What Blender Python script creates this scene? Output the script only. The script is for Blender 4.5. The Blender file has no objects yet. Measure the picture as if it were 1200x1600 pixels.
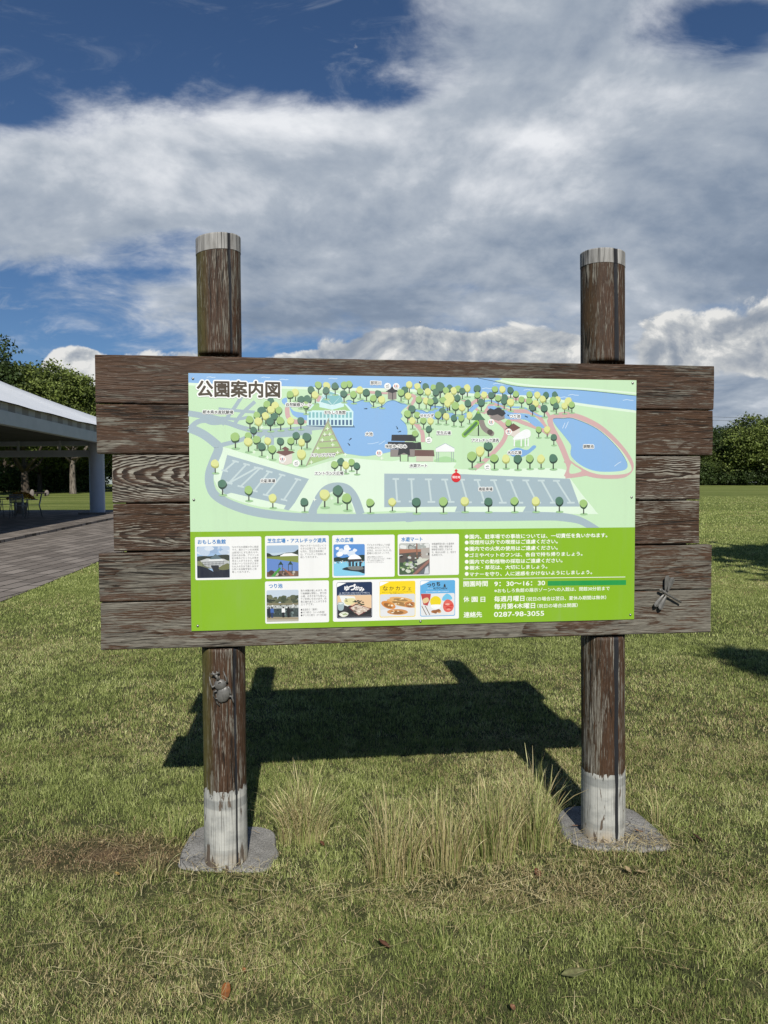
import bpy, bmesh, math, random
import numpy as np
from mathutils import Vector, Matrix, noise as mnoise
from mathutils.geometry import tessellate_polygon

scene = bpy.context.scene
COL = scene.collection
R = math.radians

# ------------------------------------------------------------------ camera
CAM_H, F_PX, PITCH, ROLL = 1.5, 1129.91, 0.0368, -0.0026
cam_d = bpy.data.cameras.new("camera")
cam = bpy.data.objects.new("camera", cam_d)
COL.objects.link(cam)
c_r, c_f = Vector((1, 0, 0)), Vector((0, math.cos(PITCH), -math.sin(PITCH)))
c_u = c_r.cross(c_f)
CR = c_r * math.cos(ROLL) + c_u * math.sin(ROLL)
CU = -c_r * math.sin(ROLL) + c_u * math.cos(ROLL)
m = Matrix((CR, CU, -c_f)).transposed().to_4x4()
m.translation = (0, 0, CAM_H)
cam.matrix_world = m
cam_d.sensor_fit = 'VERTICAL'
cam_d.sensor_height = 36
cam_d.lens = F_PX / 1600 * 36
cam_d.clip_start, cam_d.clip_end = 0.05, 3000
scene.camera = cam

# ------------------------------------------------------------------ render
scene.render.engine = 'CYCLES'
scene.cycles.use_denoising = True
scene.cycles.max_bounces = 6
scene.cycles.transparent_max_bounces = 4
scene.view_settings.view_transform = 'Standard'
scene.view_settings.look = 'None'
scene.view_settings.gamma = 1
scene.view_settings.exposure = 0.35

# ------------------------------------------------------------------ sun
SUN_EL, SUN_AZ = R(39), R(6.3)       # sun stands behind the viewer, a little to the right
to_sun = Vector((math.sin(SUN_AZ) * math.cos(SUN_EL), -math.cos(SUN_AZ) * math.cos(SUN_EL), math.sin(SUN_EL)))
sun_d = bpy.data.lights.new("sun", 'SUN')
sun_d.energy = 4.3
sun_d.angle = R(0.53)
sun_d.color = (1.0, 0.955, 0.88)
sun = bpy.data.objects.new("sun", sun_d)
COL.objects.link(sun)
sun.rotation_euler = (-to_sun).to_track_quat('-Z', 'Y').to_euler()


# ------------------------------------------------------------------ node expressions
class G:
    """small wrapper so node maths reads like arithmetic"""
    def __init__(self, tree, sock):
        self.t, self.s = tree, sock

    def _m(self, op, b=None, c=None, rev=False):
        n = self.t.nodes.new('ShaderNodeMath')
        n.operation = op
        a = self
        if rev:
            a, b = b, self
        for i, v in enumerate((a, b, c)):
            if v is None:
                continue
            if isinstance(v, G):
                self.t.links.new(v.s, n.inputs[i])
            else:
                n.inputs[i].default_value = v
        return G(self.t, n.outputs[0])
    def __add__(self, o): return self._m('ADD', o)
    def __radd__(self, o): return self._m('ADD', o)
    def __sub__(self, o): return self._m('SUBTRACT', o)
    def __rsub__(self, o): return self._m('SUBTRACT', o, rev=True)
    def __mul__(self, o): return self._m('MULTIPLY', o)
    def __rmul__(self, o): return self._m('MULTIPLY', o)
    def __truediv__(self, o): return self._m('DIVIDE', o)
    def __rtruediv__(self, o): return self._m('DIVIDE', o, rev=True)
    def abs(self): return self._m('ABSOLUTE')
    def sqrt(self): return self._m('SQRT')
    def fract(self): return self._m('FRACT')
    def floor(self): return self._m('FLOOR')
    def pow(self, e): return self._m('POWER', e)
    def max(self, o): return self._m('MAXIMUM', o)
    def min(self, o): return self._m('MINIMUM', o)
    def exp(self): return self._m('EXPONENT')
    def sin(self): return self._m('SINE')

    def ss(self, a, b, lo=0.0, hi=1.0):
        n = self.t.nodes.new('ShaderNodeMapRange')
        n.interpolation_type = 'SMOOTHSTEP'
        self.t.links.new(self.s, n.inputs['Value'])
        for k, v in (('From Min', a), ('From Max', b), ('To Min', lo), ('To Max', hi)):
            n.inputs[k].default_value = v
        return G(self.t, n.outputs[0])


class NT:
    def __init__(self, tree):
        self.t = tree
        tree.nodes.clear()

    def new(self, kind, **kw):
        n = self.t.nodes.new(kind)
        for k, v in kw.items():
            setattr(n, k, v)
        return n
    def link(self, a, b): self.t.links.new(a.s if isinstance(a, G) else a, b)
    def g(self, s): return G(self.t, s)

    def coords(self, which='Object'):
        n = self.new('ShaderNodeTexCoord')
        x = self.new('ShaderNodeSeparateXYZ')
        self.t.links.new(n.outputs[which], x.inputs[0])
        return [G(self.t, x.outputs[i]) for i in range(3)]

    def vec(self, x, y, z):
        n = self.new('ShaderNodeCombineXYZ')
        for i, v in enumerate((x, y, z)):
            if isinstance(v, G):
                self.t.links.new(v.s, n.inputs[i])
            else:
                n.inputs[i].default_value = v
        return n.outputs[0]

    def noise(self, v, scale=1.0, detail=4.0, rough=0.5, dist=0.0, lac=2.0):
        n = self.new('ShaderNodeTexNoise')
        self.t.links.new(v, n.inputs['Vector'])
        n.inputs['Scale'].default_value = scale
        n.inputs['Detail'].default_value = detail
        n.inputs['Roughness'].default_value = rough
        n.inputs['Distortion'].default_value = dist
        n.inputs['Lacunarity'].default_value = lac
        return G(self.t, n.outputs[0])

    def mix(self, fac, a, b):
        n = self.new('ShaderNodeMix', data_type='RGBA')
        if isinstance(fac, G):
            self.t.links.new(fac.s, n.inputs[0])
        else:
            n.inputs[0].default_value = fac
        for i, v in ((6, a), (7, b)):
            if isinstance(v, (tuple, list)):
                n.inputs[i].default_value = (*v[:3], 1)
            else:
                self.t.links.new(v.s if isinstance(v, G) else v, n.inputs[i])
        return n.outputs[2]

    def ramp(self, fac, stops):
        n = self.new('ShaderNodeValToRGB')
        cr = n.color_ramp
        while len(cr.elements) < len(stops):
            cr.elements.new(0.5)
        for e, (p, c) in zip(cr.elements, stops):
            e.position = p
            e.color = (*c[:3], 1)
        self.t.links.new(fac.s, n.inputs[0])
        return n.outputs[0]

    def attr(self, name, kind='GEOMETRY'):
        n = self.new('ShaderNodeAttribute', attribute_name=name, attribute_type=kind)
        return n

    def bump(self, h, strength=0.5, dist=0.01):
        n = self.new('ShaderNodeBump')
        n.inputs['Strength'].default_value = strength
        n.inputs['Distance'].default_value = dist
        self.t.links.new(h.s, n.inputs['Height'])
        return n.outputs[0]

    def surface(self, color, rough=0.7, normal=None, spec=0.3, metal=0.0):
        b = self.new('ShaderNodeBsdfPrincipled')
        for k, v in (('Base Color', color), ('Roughness', rough), ('Specular IOR Level', spec), ('Metallic', metal)):
            if isinstance(v, G):
                self.t.links.new(v.s, b.inputs[k])
            elif isinstance(v, bpy.types.NodeSocket):
                self.t.links.new(v, b.inputs[k])
            elif isinstance(v, tuple):
                b.inputs[k].default_value = (*v[:3], 1)
            else:
                b.inputs[k].default_value = v
        if normal is not None:
            self.t.links.new(normal, b.inputs['Normal'])
        o = self.new('ShaderNodeOutputMaterial')
        self.t.links.new(b.outputs[0], o.inputs[0])
        return b


def mat(name):
    mt = bpy.data.materials.new(name)
    mt.use_nodes = True
    return mt, NT(mt.node_tree)


def lin(c):
    def f(v):
        v /= 255
        return v / 12.92 if v <= 0.04045 else ((v + 0.055) / 1.055) ** 2.4
    return tuple(f(v) for v in c)


# ------------------------------------------------------------------ sky and clouds
world = bpy.data.worlds.new("World")
scene.world = world
world.use_nodes = True
w = NT(world.node_tree)
SKY_STRENGTH = 0.053
sky = w.new('ShaderNodeTexSky', sky_type='NISHITA', sun_disc=False)
sky.sun_elevation, sky.sun_rotation = SUN_EL, R(180) - SUN_AZ
sky.air_density, sky.dust_density, sky.ozone_density = 1.0, 0.2, 9.0
dx, dy, dz = w.coords('Generated')
# clouds live on a high, slightly curved layer: direction -> position on that layer
k = 1.0 / (dz.max(0.0) + 0.26)
lx, ly = dx * k, dy * k
pos = w.vec(lx, ly, 3.3)
yy = dy.max(0.05)
u, v = dx / yy, dz / yy            # bearing and height as tangents, north = +Y
front = dy.ss(0.05, 0.3)


def ell(cu, cv, ru, rv, soft=1.0):
    a, b = (u - cu) / ru, (v - cv) / rv
    return (a * a + b * b).sqrt().ss(1.0 + soft, 1.0 - soft)


big = w.noise(pos, 0.95, 8, 0.56, 0.25)
fine = w.noise(w.vec(lx * 1.0 + 5.0, ly * 1.1, 0.7), 4.0, 12, 0.62, 0.35)
wisp = w.noise(w.vec(lx * 1.2 + ly * 0.7, ly * 2.4, 7.7), 4.2, 10, 0.66, 1.0)
# how much cloud each part of the sky carries
topline = 0.545 + u * 0.20 + ell(0.02, 0.50, 0.30, 0.10, 0.9) * (-0.03)
deck = (v - topline).ss(0.09, -0.06) * v.ss(0.17, 0.27)
deck = deck * (1.0 - ell(-0.33, 0.215, 0.44, 0.085, 0.8) * 0.95)
rightfill = ell(0.55, 0.42, 0.50, 0.50, 0.5)
low = ell(0.10, 0.245, 0.75, 0.075, 0.9) * 0.75
gap = ell(0.47, 0.62, 0.11, 0.06, 0.9) * 0.75 + ell(-0.30, 0.40, 0.05, 0.02, 0.9) * 0.35 + ell(0.0, 0.525, 0.06, 0.02, 0.9) * 0.30 + ell(-0.28, 0.335, 0.10, 0.02, 0.9) * 0.35 \
    + ell(0.30, 0.19, 0.14, 0.05, 0.9) * 0.0
cover = deck.max(rightfill * 0.85).max(low) - gap
cover = cover * front + (1.0 - front) * 0.12  # unseen sky behind the viewer set almost cloudless so its weaker light deepens shadows
dens = cover * 0.95 + (big - 0.5) * 1.3 + (fine - 0.5) * 1.0 - 0.30
deck_m = dens.ss(0.0, 0.42)
wisps = (wisp - 0.5).ss(0.03, 0.24) * (cover * 0.5 + 0.26)
# brightness inside the deck: thin edges and crests bright, thick undersides grey-blue
lp = w.vec(lx * 1.0 + 1.3, ly * 0.95 + 0.4, 1.9)
lp2 = w.vec(lx * 1.0 + 1.3 - 0.012, ly * 0.95 + 0.4 - 0.05, 1.9)
lit = w.noise(lp, 1.9, 12, 0.55, 0.2)
lit2 = w.noise(lp2, 1.9, 12, 0.55, 0.2)
sh = (lit - 0.5) * 1.6 + (lit - lit2) * 1.1 + (fine - 0.5) * 0.6 + 0.58 + ell(-0.25, 0.47, 0.40, 0.12, 0.9) * 0.26 - ell(0.22, 0.36, 0.5, 0.10, 0.9) * 0.10 + ell(0.42, 0.55, 0.25, 0.12, 0.9) * 0.10
sh = sh + dens.ss(0.55, 0.1) * 0.15
cloud_c = w.ramp(sh, [(0.0, (0.115, 0.158, 0.228)), (0.35, (0.19, 0.237, 0.31)), (0.65, (0.335, 0.375, 0.43)), (1.0, (0.66, 0.675, 0.70))])
# cumulus heads low over the horizon
cpos = w.vec(u * 1.0, v * 1.35, 0.2)
cn = w.noise(cpos, 9.0, 10, 0.58, 0.3)
cn2 = w.noise(w.vec(u * 1.0 + 0.012, v * 1.35 - 0.016, 0.2), 9.0, 10, 0.58, 0.3)
head = (ell(0.10, 0.170, 0.19, 0.042, 0.8).max(ell(-0.06, 0.165, 0.09, 0.022, 0.8)).max(ell(-0.425, 0.150, 0.045, 0.045, 0.6) * 1.25)
        .max(ell(0.47, 0.185, 0.13, 0.052, 0.9) * 0.85).max(ell(0.57, 0.20, 0.10, 0.07, 0.9) * 0.85).max(ell(-0.28, 0.175, 0.10, 0.016, 0.9) * 0.55))
hd = head * 1.25 + (cn - 0.5) * 2.0 - 0.42
head_m = hd.ss(0.0, 0.16) * front
hs = (cn - cn2) * 3.6 + 0.50 + hd.ss(0.5, 0.05) * 0.28 + (v - 0.16) * 2.2 + ell(-0.425, 0.15, 0.08, 0.08, 0.5) * 0.60
head_c = w.ramp(hs, [(0.0, (0.15, 0.19, 0.25)), (0.45, (0.25, 0.28, 0.325)), (0.8, (0.43, 0.445, 0.455)), (1.0, (0.64, 0.635, 0.615))])
def cloud_light(c):                # cloud radiance in the same units as the sky texture
    n = w.new('ShaderNodeVectorMath', operation='SCALE')
    w.link(c, n.inputs[0])
    n.inputs['Scale'].default_value = 1.0 / SKY_STRENGTH
    return n.outputs[0]


WISP = tuple(c / SKY_STRENGTH for c in (0.36, 0.40, 0.46))
c0 = w.mix(wisps * 0.8, sky.outputs[0], WISP)
c1 = w.mix(deck_m * 0.97, c0, cloud_light(cloud_c))
c2 = w.mix(head_m * 0.95, c1, cloud_light(head_c))
bg = w.new('ShaderNodeBackground')
bg.inputs['Strength'].default_value = SKY_STRENGTH
w.link(c2, bg.inputs['Color'])
wo = w.new('ShaderNodeOutputWorld')
w.link(bg.outputs[0], wo.inputs[0])


# ------------------------------------------------------------------ object helpers
def new_mesh(name, verts, faces, mats, parent=None, smooth=False, midx=None):
    me = bpy.data.meshes.new(name)
    me.from_pydata([tuple(v) for v in verts], [], faces)
    for mt in (mats if isinstance(mats, (list, tuple)) else [mats]):
        me.materials.append(mt)
    if midx is not None:
        me.polygons.foreach_set('material_index', midx)
    if smooth:
        me.polygons.foreach_set('use_smooth', [True] * len(me.polygons))
    o = bpy.data.objects.new(name, me)
    COL.objects.link(o)
    if parent:
        o.parent = parent
    return o


def fast_mesh(name, V, tri, mats, attrs=None, parent=None, smooth=False):
    """large triangle meshes straight from numpy arrays"""
    me = bpy.data.meshes.new(name)
    V = np.ascontiguousarray(V, np.float32)
    tri = np.ascontiguousarray(tri, np.int32)
    me.vertices.add(len(V))
    me.vertices.foreach_set('co', V.ravel())
    me.loops.add(tri.size)
    me.loops.foreach_set('vertex_index', tri.ravel())
    me.polygons.add(len(tri))
    me.polygons.foreach_set('loop_start', np.arange(0, tri.size, 3, dtype=np.int32))
    me.update(calc_edges=True)
    for k, a in (attrs or {}).items():
        at = me.attributes.new(k, 'FLOAT', 'POINT')
        at.data.foreach_set('value', np.ascontiguousarray(a, np.float32))
    for mt in (mats if isinstance(mats, (list, tuple)) else [mats]):
        me.materials.append(mt)
    if smooth:
        me.polygons.foreach_set('use_smooth', np.ones(len(tri), bool))
    o = bpy.data.objects.new(name, me)
    COL.objects.link(o)
    if parent:
        o.parent = parent
    return o


def bm_obj(name, bm, mats, parent=None, smooth=False):
    me = bpy.data.meshes.new(name)
    bmesh.ops.recalc_face_normals(bm, faces=bm.faces[:])
    bm.to_mesh(me)
    bm.free()
    for mt in (mats if isinstance(mats, (list, tuple)) else [mats]):
        me.materials.append(mt)
    if smooth:
        me.polygons.foreach_set('use_smooth', [True] * len(me.polygons))
    o = bpy.data.objects.new(name, me)
    COL.objects.link(o)
    if parent:
        o.parent = parent
    return o


def empty(name, loc=(0, 0, 0), rz=0.0):
    o = bpy.data.objects.new(name, None)
    o.empty_display_size = 0.2
    o.location = loc
    o.rotation_euler = (0, 0, rz)
    COL.objects.link(o)
    return o


def tag(o, label=None, cat=None, group=None, kind=None):
    for k, v in (('label', label), ('category', cat), ('group', group), ('kind', kind)):
        if v:
            o[k] = v
    return o


def copy_tree(o, parent=None):
    c = o.copy()
    COL.objects.link(c)
    if parent:
        c.parent = parent
    for ch in list(o.children):
        copy_tree(ch, c)
    return c


def add_box(bm, x0, x1, y0, y1, z0, z1, bevel=0.0, mi=0):
    r = bmesh.ops.create_cube(bm, size=1.0)
    vs = r['verts']
    for v in vs:
        v.co = Vector(((x0 + x1) / 2 + v.co.x * (x1 - x0), (y0 + y1) / 2 + v.co.y * (y1 - y0), (z0 + z1) / 2 + v.co.z * (z1 - z0)))
    fs = list({f for v in vs for f in v.link_faces})
    for f in fs:
        f.material_index = mi
    if bevel:
        es = list({e for v in vs for e in v.link_edges})
        bmesh.ops.bevel(bm, geom=es, offset=bevel, segments=2, affect='EDGES', profile=0.5)


def add_tube(bm, pts, rads, seg=10, mi=0, cap=True):
    pts = [Vector(p) for p in pts]
    if not isinstance(rads, (list, tuple)):
        rads = [rads] * len(pts)
    rings = []
    ref = Vector((0.31, 0.17, 0.93))
    for i, p in enumerate(pts):
        d = (pts[min(i + 1, len(pts) - 1)] - pts[max(i - 1, 0)]).normalized()
        a = d.cross(ref)
        if a.length < 0.05:
            a = d.cross(Vector((1, 0, 0)))
        a.normalize()
        b = d.cross(a)
        rings.append([bm.verts.new(p + (a * math.cos(t) + b * math.sin(t)) * rads[i]) for t in (2 * math.pi * j / seg for j in range(seg))])
    for r0, r1 in zip(rings, rings[1:]):
        for j in range(seg):
            f = bm.faces.new((r0[j], r0[(j + 1) % seg], r1[(j + 1) % seg], r1[j]))
            f.material_index = mi
            f.smooth = True
    if cap:
        for r in (rings[0][::-1], rings[-1]):
            f = bm.faces.new(r)
            f.material_index = mi


def add_ball(bm, c, rad, rot=None, seg=16, mi=0):
    r = bmesh.ops.create_uvsphere(bm, u_segments=seg, v_segments=max(6, seg // 2), radius=1.0)
    M = Matrix.Translation(c) @ (rot.to_4x4() if rot else Matrix.Identity(4)) @ Matrix.Diagonal((*rad, 1))
    for v in r['verts']:
        v.co = M @ v.co
        for f in v.link_faces:
            f.smooth = True
            f.material_index = mi


# ------------------------------------------------------------------ materials
def make_wood(name, along, attr_brown=0.5):
    """weathered, once brown-stained timber; grain runs along the given object axis"""
    mt, n = mat(name)
    x, y, z = n.coords('Object')
    if along == 'z':
        x, y, z = z, y, x
    A = lambda nm: n.g(n.attr(nm, 'OBJECT').outputs['Fac'])
    seed, brown, tilt, pith, off, grey = A('seed'), A('brown'), A('tilt'), A('pith'), A('offset'), A('bleach')
    wander = (n.noise(n.vec(x * 1.6 + seed * 7.1, seed, 0.0), 1.0, 3, 0.5) - 0.5) * 0.055
    wander = wander + (n.noise(n.vec(x * 5.0 + seed * 3.0, z * 9.0, seed), 1.0, 3, 0.55) - 0.5) * 0.020
    # knots pull the rings aside
    dep = pith + (x + 0.55).min(0.0) * tilt + y + (n.noise(n.vec(x * 1.1, z * 2.0, seed * 2.0), 1.0, 2, 0.5) - 0.5) * 0.05
    zz = z - off - wander
    r = (dep * dep + zz * zz).sqrt()
    r = r + (n.noise(n.vec(x * 4.5 + seed, z * 11.0, seed * 3.0), 1.0, 3, 0.55) - 0.5) * 0.024
    t = (r / 0.0052 + n.noise(n.vec(x * 3.0, z * 20.0, seed), 1.0, 2, 0.5) * 0.9).fract()
    late = t.ss(0.25, 0.88) * t.ss(1.0, 0.90)                  # dark late wood ridge of each ring
    fib = n.noise(n.vec(x * 7.0 + seed, y * 90.0, z * 260.0), 1.0, 5, 0.65)
    fib2 = n.noise(n.vec(x * 30.0, y * 120.0, z * 620.0 + seed), 1.0, 3, 0.6)
    strk = n.noise(n.vec(x * 6.5 + seed * 1.7, y * 90.0, z * 190.0), 1.0, 5, 0.72)
    patch = n.noise(n.vec(x * 2.6 + seed * 5.0, y * 6.0, z * 13.0), 1.0, 6, 0.62, 0.4)
    chip = n.noise(n.vec(x * 16.0 + seed * 2.0, y * 40.0, z * 85.0), 1.0, 6, 0.7, 0.3)
    # remaining brown stain: sits in patches, survives better in late wood
    fig = A('figure')
    fig = fig * n.noise(n.vec(x * 2.2, z * 6.0, seed * 5.0), 1.0, 3, 0.5).ss(0.32, 0.62, 0.25, 1.15)
    keep = (brown - 0.5) * 1.5 + (patch - 0.5) * 2.4 + (late - 0.5) * 0.8 * fig + (fib - 0.5) * 1.5 + (chip - 0.5) * 1.5 + (strk - 0.5) * 2.1 + 0.5
    stain = keep.ss(0.36, 0.66)
    grey_c = n.ramp(late * 0.30 * fig + fib * 0.75 + (fib2 - 0.5) * 0.7 + (strk - 0.5) * 1.1 - 0.10 + (patch - 0.5) * 0.3 + (0.5 - grey) * 0.55,
                    [(0.0, (0.33, 0.312, 0.262)), (0.22, (0.180, 0.167, 0.136)), (0.5, (0.080, 0.072, 0.058)), (0.85, (0.018, 0.015, 0.012))])
    brown_c = n.ramp(fib * 0.95 + patch * 0.4 - late * 0.22 * fig - 0.10 + (fib2 - 0.5) * 0.5,
                     [(0.2, (0.011, 0.0066, 0.0044)), (0.5, (0.041, 0.0225, 0.0130)), (0.9, (0.100, 0.052, 0.027))])
    col = n.mix(stain, grey_c, brown_c)
    # pale flecks where the stain has just peeled
    fleck = (chip * 0.55 + strk * 0.55 + (patch - 0.5) * 0.5 - 0.02).ss(0.60, 0.74) * (1.0 - late * 0.6) * (brown * 0.9 + 0.1)
    col = n.mix(fleck * 0.75, col, (0.30, 0.275, 0.235))
    # drying checks: hair-thin dark splits along the grain
    chk = (n.noise(n.vec(x * 1.3 + seed * 9.0, 0.0, z * 46.0), 1.0, 3, 0.5) - 0.5).abs().ss(0.020, 0.004) * n.noise(n.vec(x * 2.0, z * 9.0, seed + 4.0), 1.0, 2, 0.5).ss(0.44, 0.56)
    col = n.mix(chk * 0.9, col, (0.012, 0.010, 0.008))
    # damp green film (lichen) at posts' and planks' weather side
    alg = n.g(n.attr('algae').outputs['Fac'])
    col = n.mix(alg * (patch * 0.7 + fib * 0.6).ss(0.45, 0.75), col, (0.085, 0.085, 0.022))
    # tar-filled split
    crack = n.g(n.attr('crack').outputs['Fac'])
    tar = (crack + (chip - 0.5) * 0.5).ss(0.40, 0.60)
    col = n.mix(tar, col, (0.016, 0.017, 0.020))
    h = fib * 0.5 + strk * 0.5 + late * 0.45 + fib2 * 0.25 - stain * 0.12 - chk * 1.5
    nb = n.bump(h, 0.75, 0.0022)
    n.surface(col, (0.82 - stain * 0.22), nb, 0.25)
    return mt


wood_plank = make_wood('plank_wood', 'x')
wood_post = make_wood('post_wood', 'z')

# white paint on the post feet
white_paint, n = mat('flaking_white_paint')
x, y, z = n.coords('Object')
e = n.noise(n.vec(x * 60, y * 60, z * 5), 1, 4, 0.6)
chipn = n.noise(n.vec(x * 26, y * 26, z * 6.0), 1, 7, 0.62, 0.5)
base = n.mix(n.noise(n.vec(x * 12, y * 12, z * 20), 1, 5, 0.6).ss(0.35, 0.75), (0.42, 0.42, 0.385), (0.26, 0.265, 0.25))
band = (z - 0.262).abs().ss(0.022, 0.014) * 0.55 + (z - 0.075).abs().ss(0.014, 0.008) * 0.3
base = n.mix(band, base, (0.17, 0.18, 0.175))
foot = z.ss(0.10, 0.0)
base = n.mix(foot * n.noise(n.vec(x * 20, y * 20, z * 12), 1, 5, 0.6).ss(0.35, 0.65), base, (0.33, 0.265, 0.18))
bare = (chipn + foot * 0.07).ss(0.605, 0.63)
base = n.mix(bare, base, (0.11, 0.085, 0.065))
gr = (n.noise(n.vec(x * 75, y * 75, z * 1.2), 1, 2, 0.5) - 0.5).abs().ss(0.02, 0.0)
base = n.mix(gr * 0.6, base, (0.07, 0.06, 0.05))
crack = n.g(n.attr('crack').outputs['Fac'])
base = n.mix((crack + (chipn - 0.5) * 0.7).ss(0.40, 0.60), base, (0.016, 0.017, 0.020))
n.surface(base, 0.6, n.bump(e * 0.4 - bare * 0.8 - gr * 0.8, 0.6, 0.002), 0.3)

# cut, silver-grey top of the posts
silver_wood, n = mat('silvered_post_top')
x, y, z = n.coords('Object')
f1 = n.noise(n.vec(x * 70, y * 70, z * 9), 1, 5, 0.6)
sp = (n.noise(n.vec(x * 44, y * 44, z * 1.5), 1, 2, 0.5) - 0.5).abs().ss(0.022, 0.0)
col = n.ramp(f1, [(0.25, (0.13, 0.125, 0.115)), (0.55, (0.27, 0.265, 0.25)), (0.85, (0.42, 0.41, 0.385))])
col = n.mix(sp * 0.85, col, (0.03, 0.028, 0.025))
crack = n.g(n.attr('crack').outputs['Fac'])
col = n.mix((crack + (f1 - 0.5) * 0.5).ss(0.40, 0.60), col, (0.014, 0.014, 0.016))
n.surface(col, 0.6, n.bump(f1 - sp * 1.5, 0.6, 0.002), 0.3)

concrete, n = mat('footing_concrete')
x, y, z = n.coords('Object')
c1_ = n.noise(n.vec(x, y, z), 9, 6, 0.6)
c2_ = n.noise(n.vec(x, y, z), 150, 3, 0.7)
crk = (n.noise(n.vec(x, y, z), 4, 3, 0.5, 0.4) - 0.5).abs().ss(0.005, 0.0)
col = n.ramp(c1_ * 0.5 + (c2_ - 0.5) * 0.9 + 0.24, [(0.30, (0.090, 0.087, 0.081)), (0.5, (0.205, 0.20, 0.185)), (0.75, (0.37, 0.36, 0.335))])
col = n.mix(crk * 0.6, col, (0.05, 0.048, 0.045))
n.surface(col, 0.9, n.bump(c2_ * 0.6 + c1_ - crk, 0.9, 0.004), 0.2)

print_mt, n = mat('printed_sheet')
ca = n.attr('Col')
x, y, z = n.coords('Object')
dirt = n.noise(n.vec(x * 3, y, z * 1.1), 1.0, 6, 0.65)
streak = n.noise(n.vec(x * 26, y, z * 1.0), 1.0, 4, 0.6)
f_ = (dirt.ss(0.40, 0.85) * 0.16 + streak.ss(0.5, 0.9) * 0.14)
ripple = n.noise(n.vec(x * 1.6, y, z * 2.2), 1.0, 2, 0.5)
n.surface(n.mix(f_, ca.outputs['Color'], (0.29, 0.30, 0.27)), (dirt * 0.3 + 0.30), n.bump(ripple, 0.25, 0.02), 0.4)

pewter, n = mat('cast_pewter')
x, y, z = n.coords('Object')
q = n.noise(n.vec(x, y, z), 60, 5, 0.6)
n.surface(n.ramp(q, [(0.3, (0.085, 0.083, 0.076)), (0.7, (0.145, 0.141, 0.130))]), 0.44, n.bump(q, 0.25, 0.001), 0.4, 0.12)

screw_mt, n = mat('steel_screw')
x, y, z = n.coords('Object')
n.surface(n.ramp(n.noise(n.vec(x, y, z), 300, 2), [(0.3, (0.20, 0.20, 0.19)), (0.7, (0.42, 0.42, 0.40))]), 0.3, None, 0.5, 0.8)


# ------------------------------------------------------------------ the map sign
BYAW, BY = 0.1243, 2.8324
AX = Vector((math.cos(BYAW), math.sin(BYAW), 0))
NRM = Vector((math.sin(BYAW), -math.cos(BYAW), 0))
sign = empty('park_map_sign', (0, BY, 0), BYAW)
tag(sign, 'wooden park map sign on two round posts with a printed green map panel', 'signboard')

PLANKS = [  # z0, z1, x0, x1, seed, brown, tilt, pith, offset, bleach
    (1.8085, 1.9880, -1.0785, 1.3725, 1.3, 0.70, 0.010, 0.09, 0.05, 0.10, 0.25),
    (1.6215, 1.8040, -1.0760, 1.3705, 4.7, 0.68, 0.012, 0.11, -0.06, 0.26, 0.25),
    (1.4380, 1.6165, -1.0220, 1.3165, 8.2, 0.74, -0.115, 0.045, 0.012, 0.66, 1.2),
    (1.2550, 1.4330, -1.0200, 1.3162, 2.9, 0.74, -0.060, 0.030, -0.03, 0.48, 0.6),
    (1.0655, 1.2490, -1.0757, 1.3730, 6.4, 0.50, 0.016, 0.11, 0.03, 0.26, 0.4),
    (0.8830, 1.0610, -1.0735, 1.3736, 9.6, 0.42, 0.012, 0.12, -0.05, 0.34, 0.4),
]
rng = random.Random(5)
for (z0, z1, x0, x1, seed, brown, tilt, pith, off, bleach, fig_) in PLANKS:
    cx, cz = (x0 + x1) / 2, (z0 + z1) / 2
    hx, hz = (x1 - x0) / 2, (z1 - z0) / 2
    # a sawn board with slightly worn, wavy edges
    NX = 160
    prof = [(0.0, -hz + 0.004), (0.0, 0.0), (0.0, hz - 0.004), (0.004, hz), (0.045, hz), (0.045, -hz), (0.004, -hz)]
    V, F = [], []
    for i in range(NX + 1):
        xx = -hx + 2 * hx * i / NX
        for (py, pz) in prof:
            wv = 0.0016 * mnoise.noise(Vector((xx * 3 + seed * 9, pz * 30, seed))) + 0.0009 * mnoise.noise(Vector((xx * 22, pz * 30, seed)))
            wy = 0.0012 * mnoise.noise(Vector((xx * 2.2, pz * 14, seed + 3)))
            V.append((xx + (rng.uniform(-.0015, .0015) if i in (0, NX) else 0), py + wy, pz + wv * (1 if abs(pz) > hz * .5 else 0)))
    P_ = len(prof)
    for i in range(NX):
        for j in range(P_):
            a, b = i * P_ + j, i * P_ + (j + 1) % P_
            F.append((a, b, b + P_, a + P_))
    F.append(tuple(range(P_ - 1, -1, -1)))
    F.append(tuple(range(NX * P_, NX * P_ + P_)))
    o = new_mesh('plank', V, F, wood_plank, sign)
    o.location = (cx, -0.002, cz)
    for k_, v_ in (('seed', seed), ('brown', brown), ('tilt', tilt), ('pith', pith), ('offset', off), ('bleach', bleach), ('figure', fig_)):
        o[k_] = float(v_)


bm = bmesh.new()
add_box(bm, -0.985, 1.285, 0.0435, 0.056, 0.93, 1.955)
dark_board, n = mat('dark_backing')
x, y, z = n.coords('Object')
n.surface(n.ramp(n.noise(n.vec(x * 3, y, z * 40), 2, 4), [(0.3, (0.018, 0.013, 0.010)), (0.7, (0.035, 0.027, 0.022))]), 0.8)
bm_obj('backing_board', bm, dark_board, sign)


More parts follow.
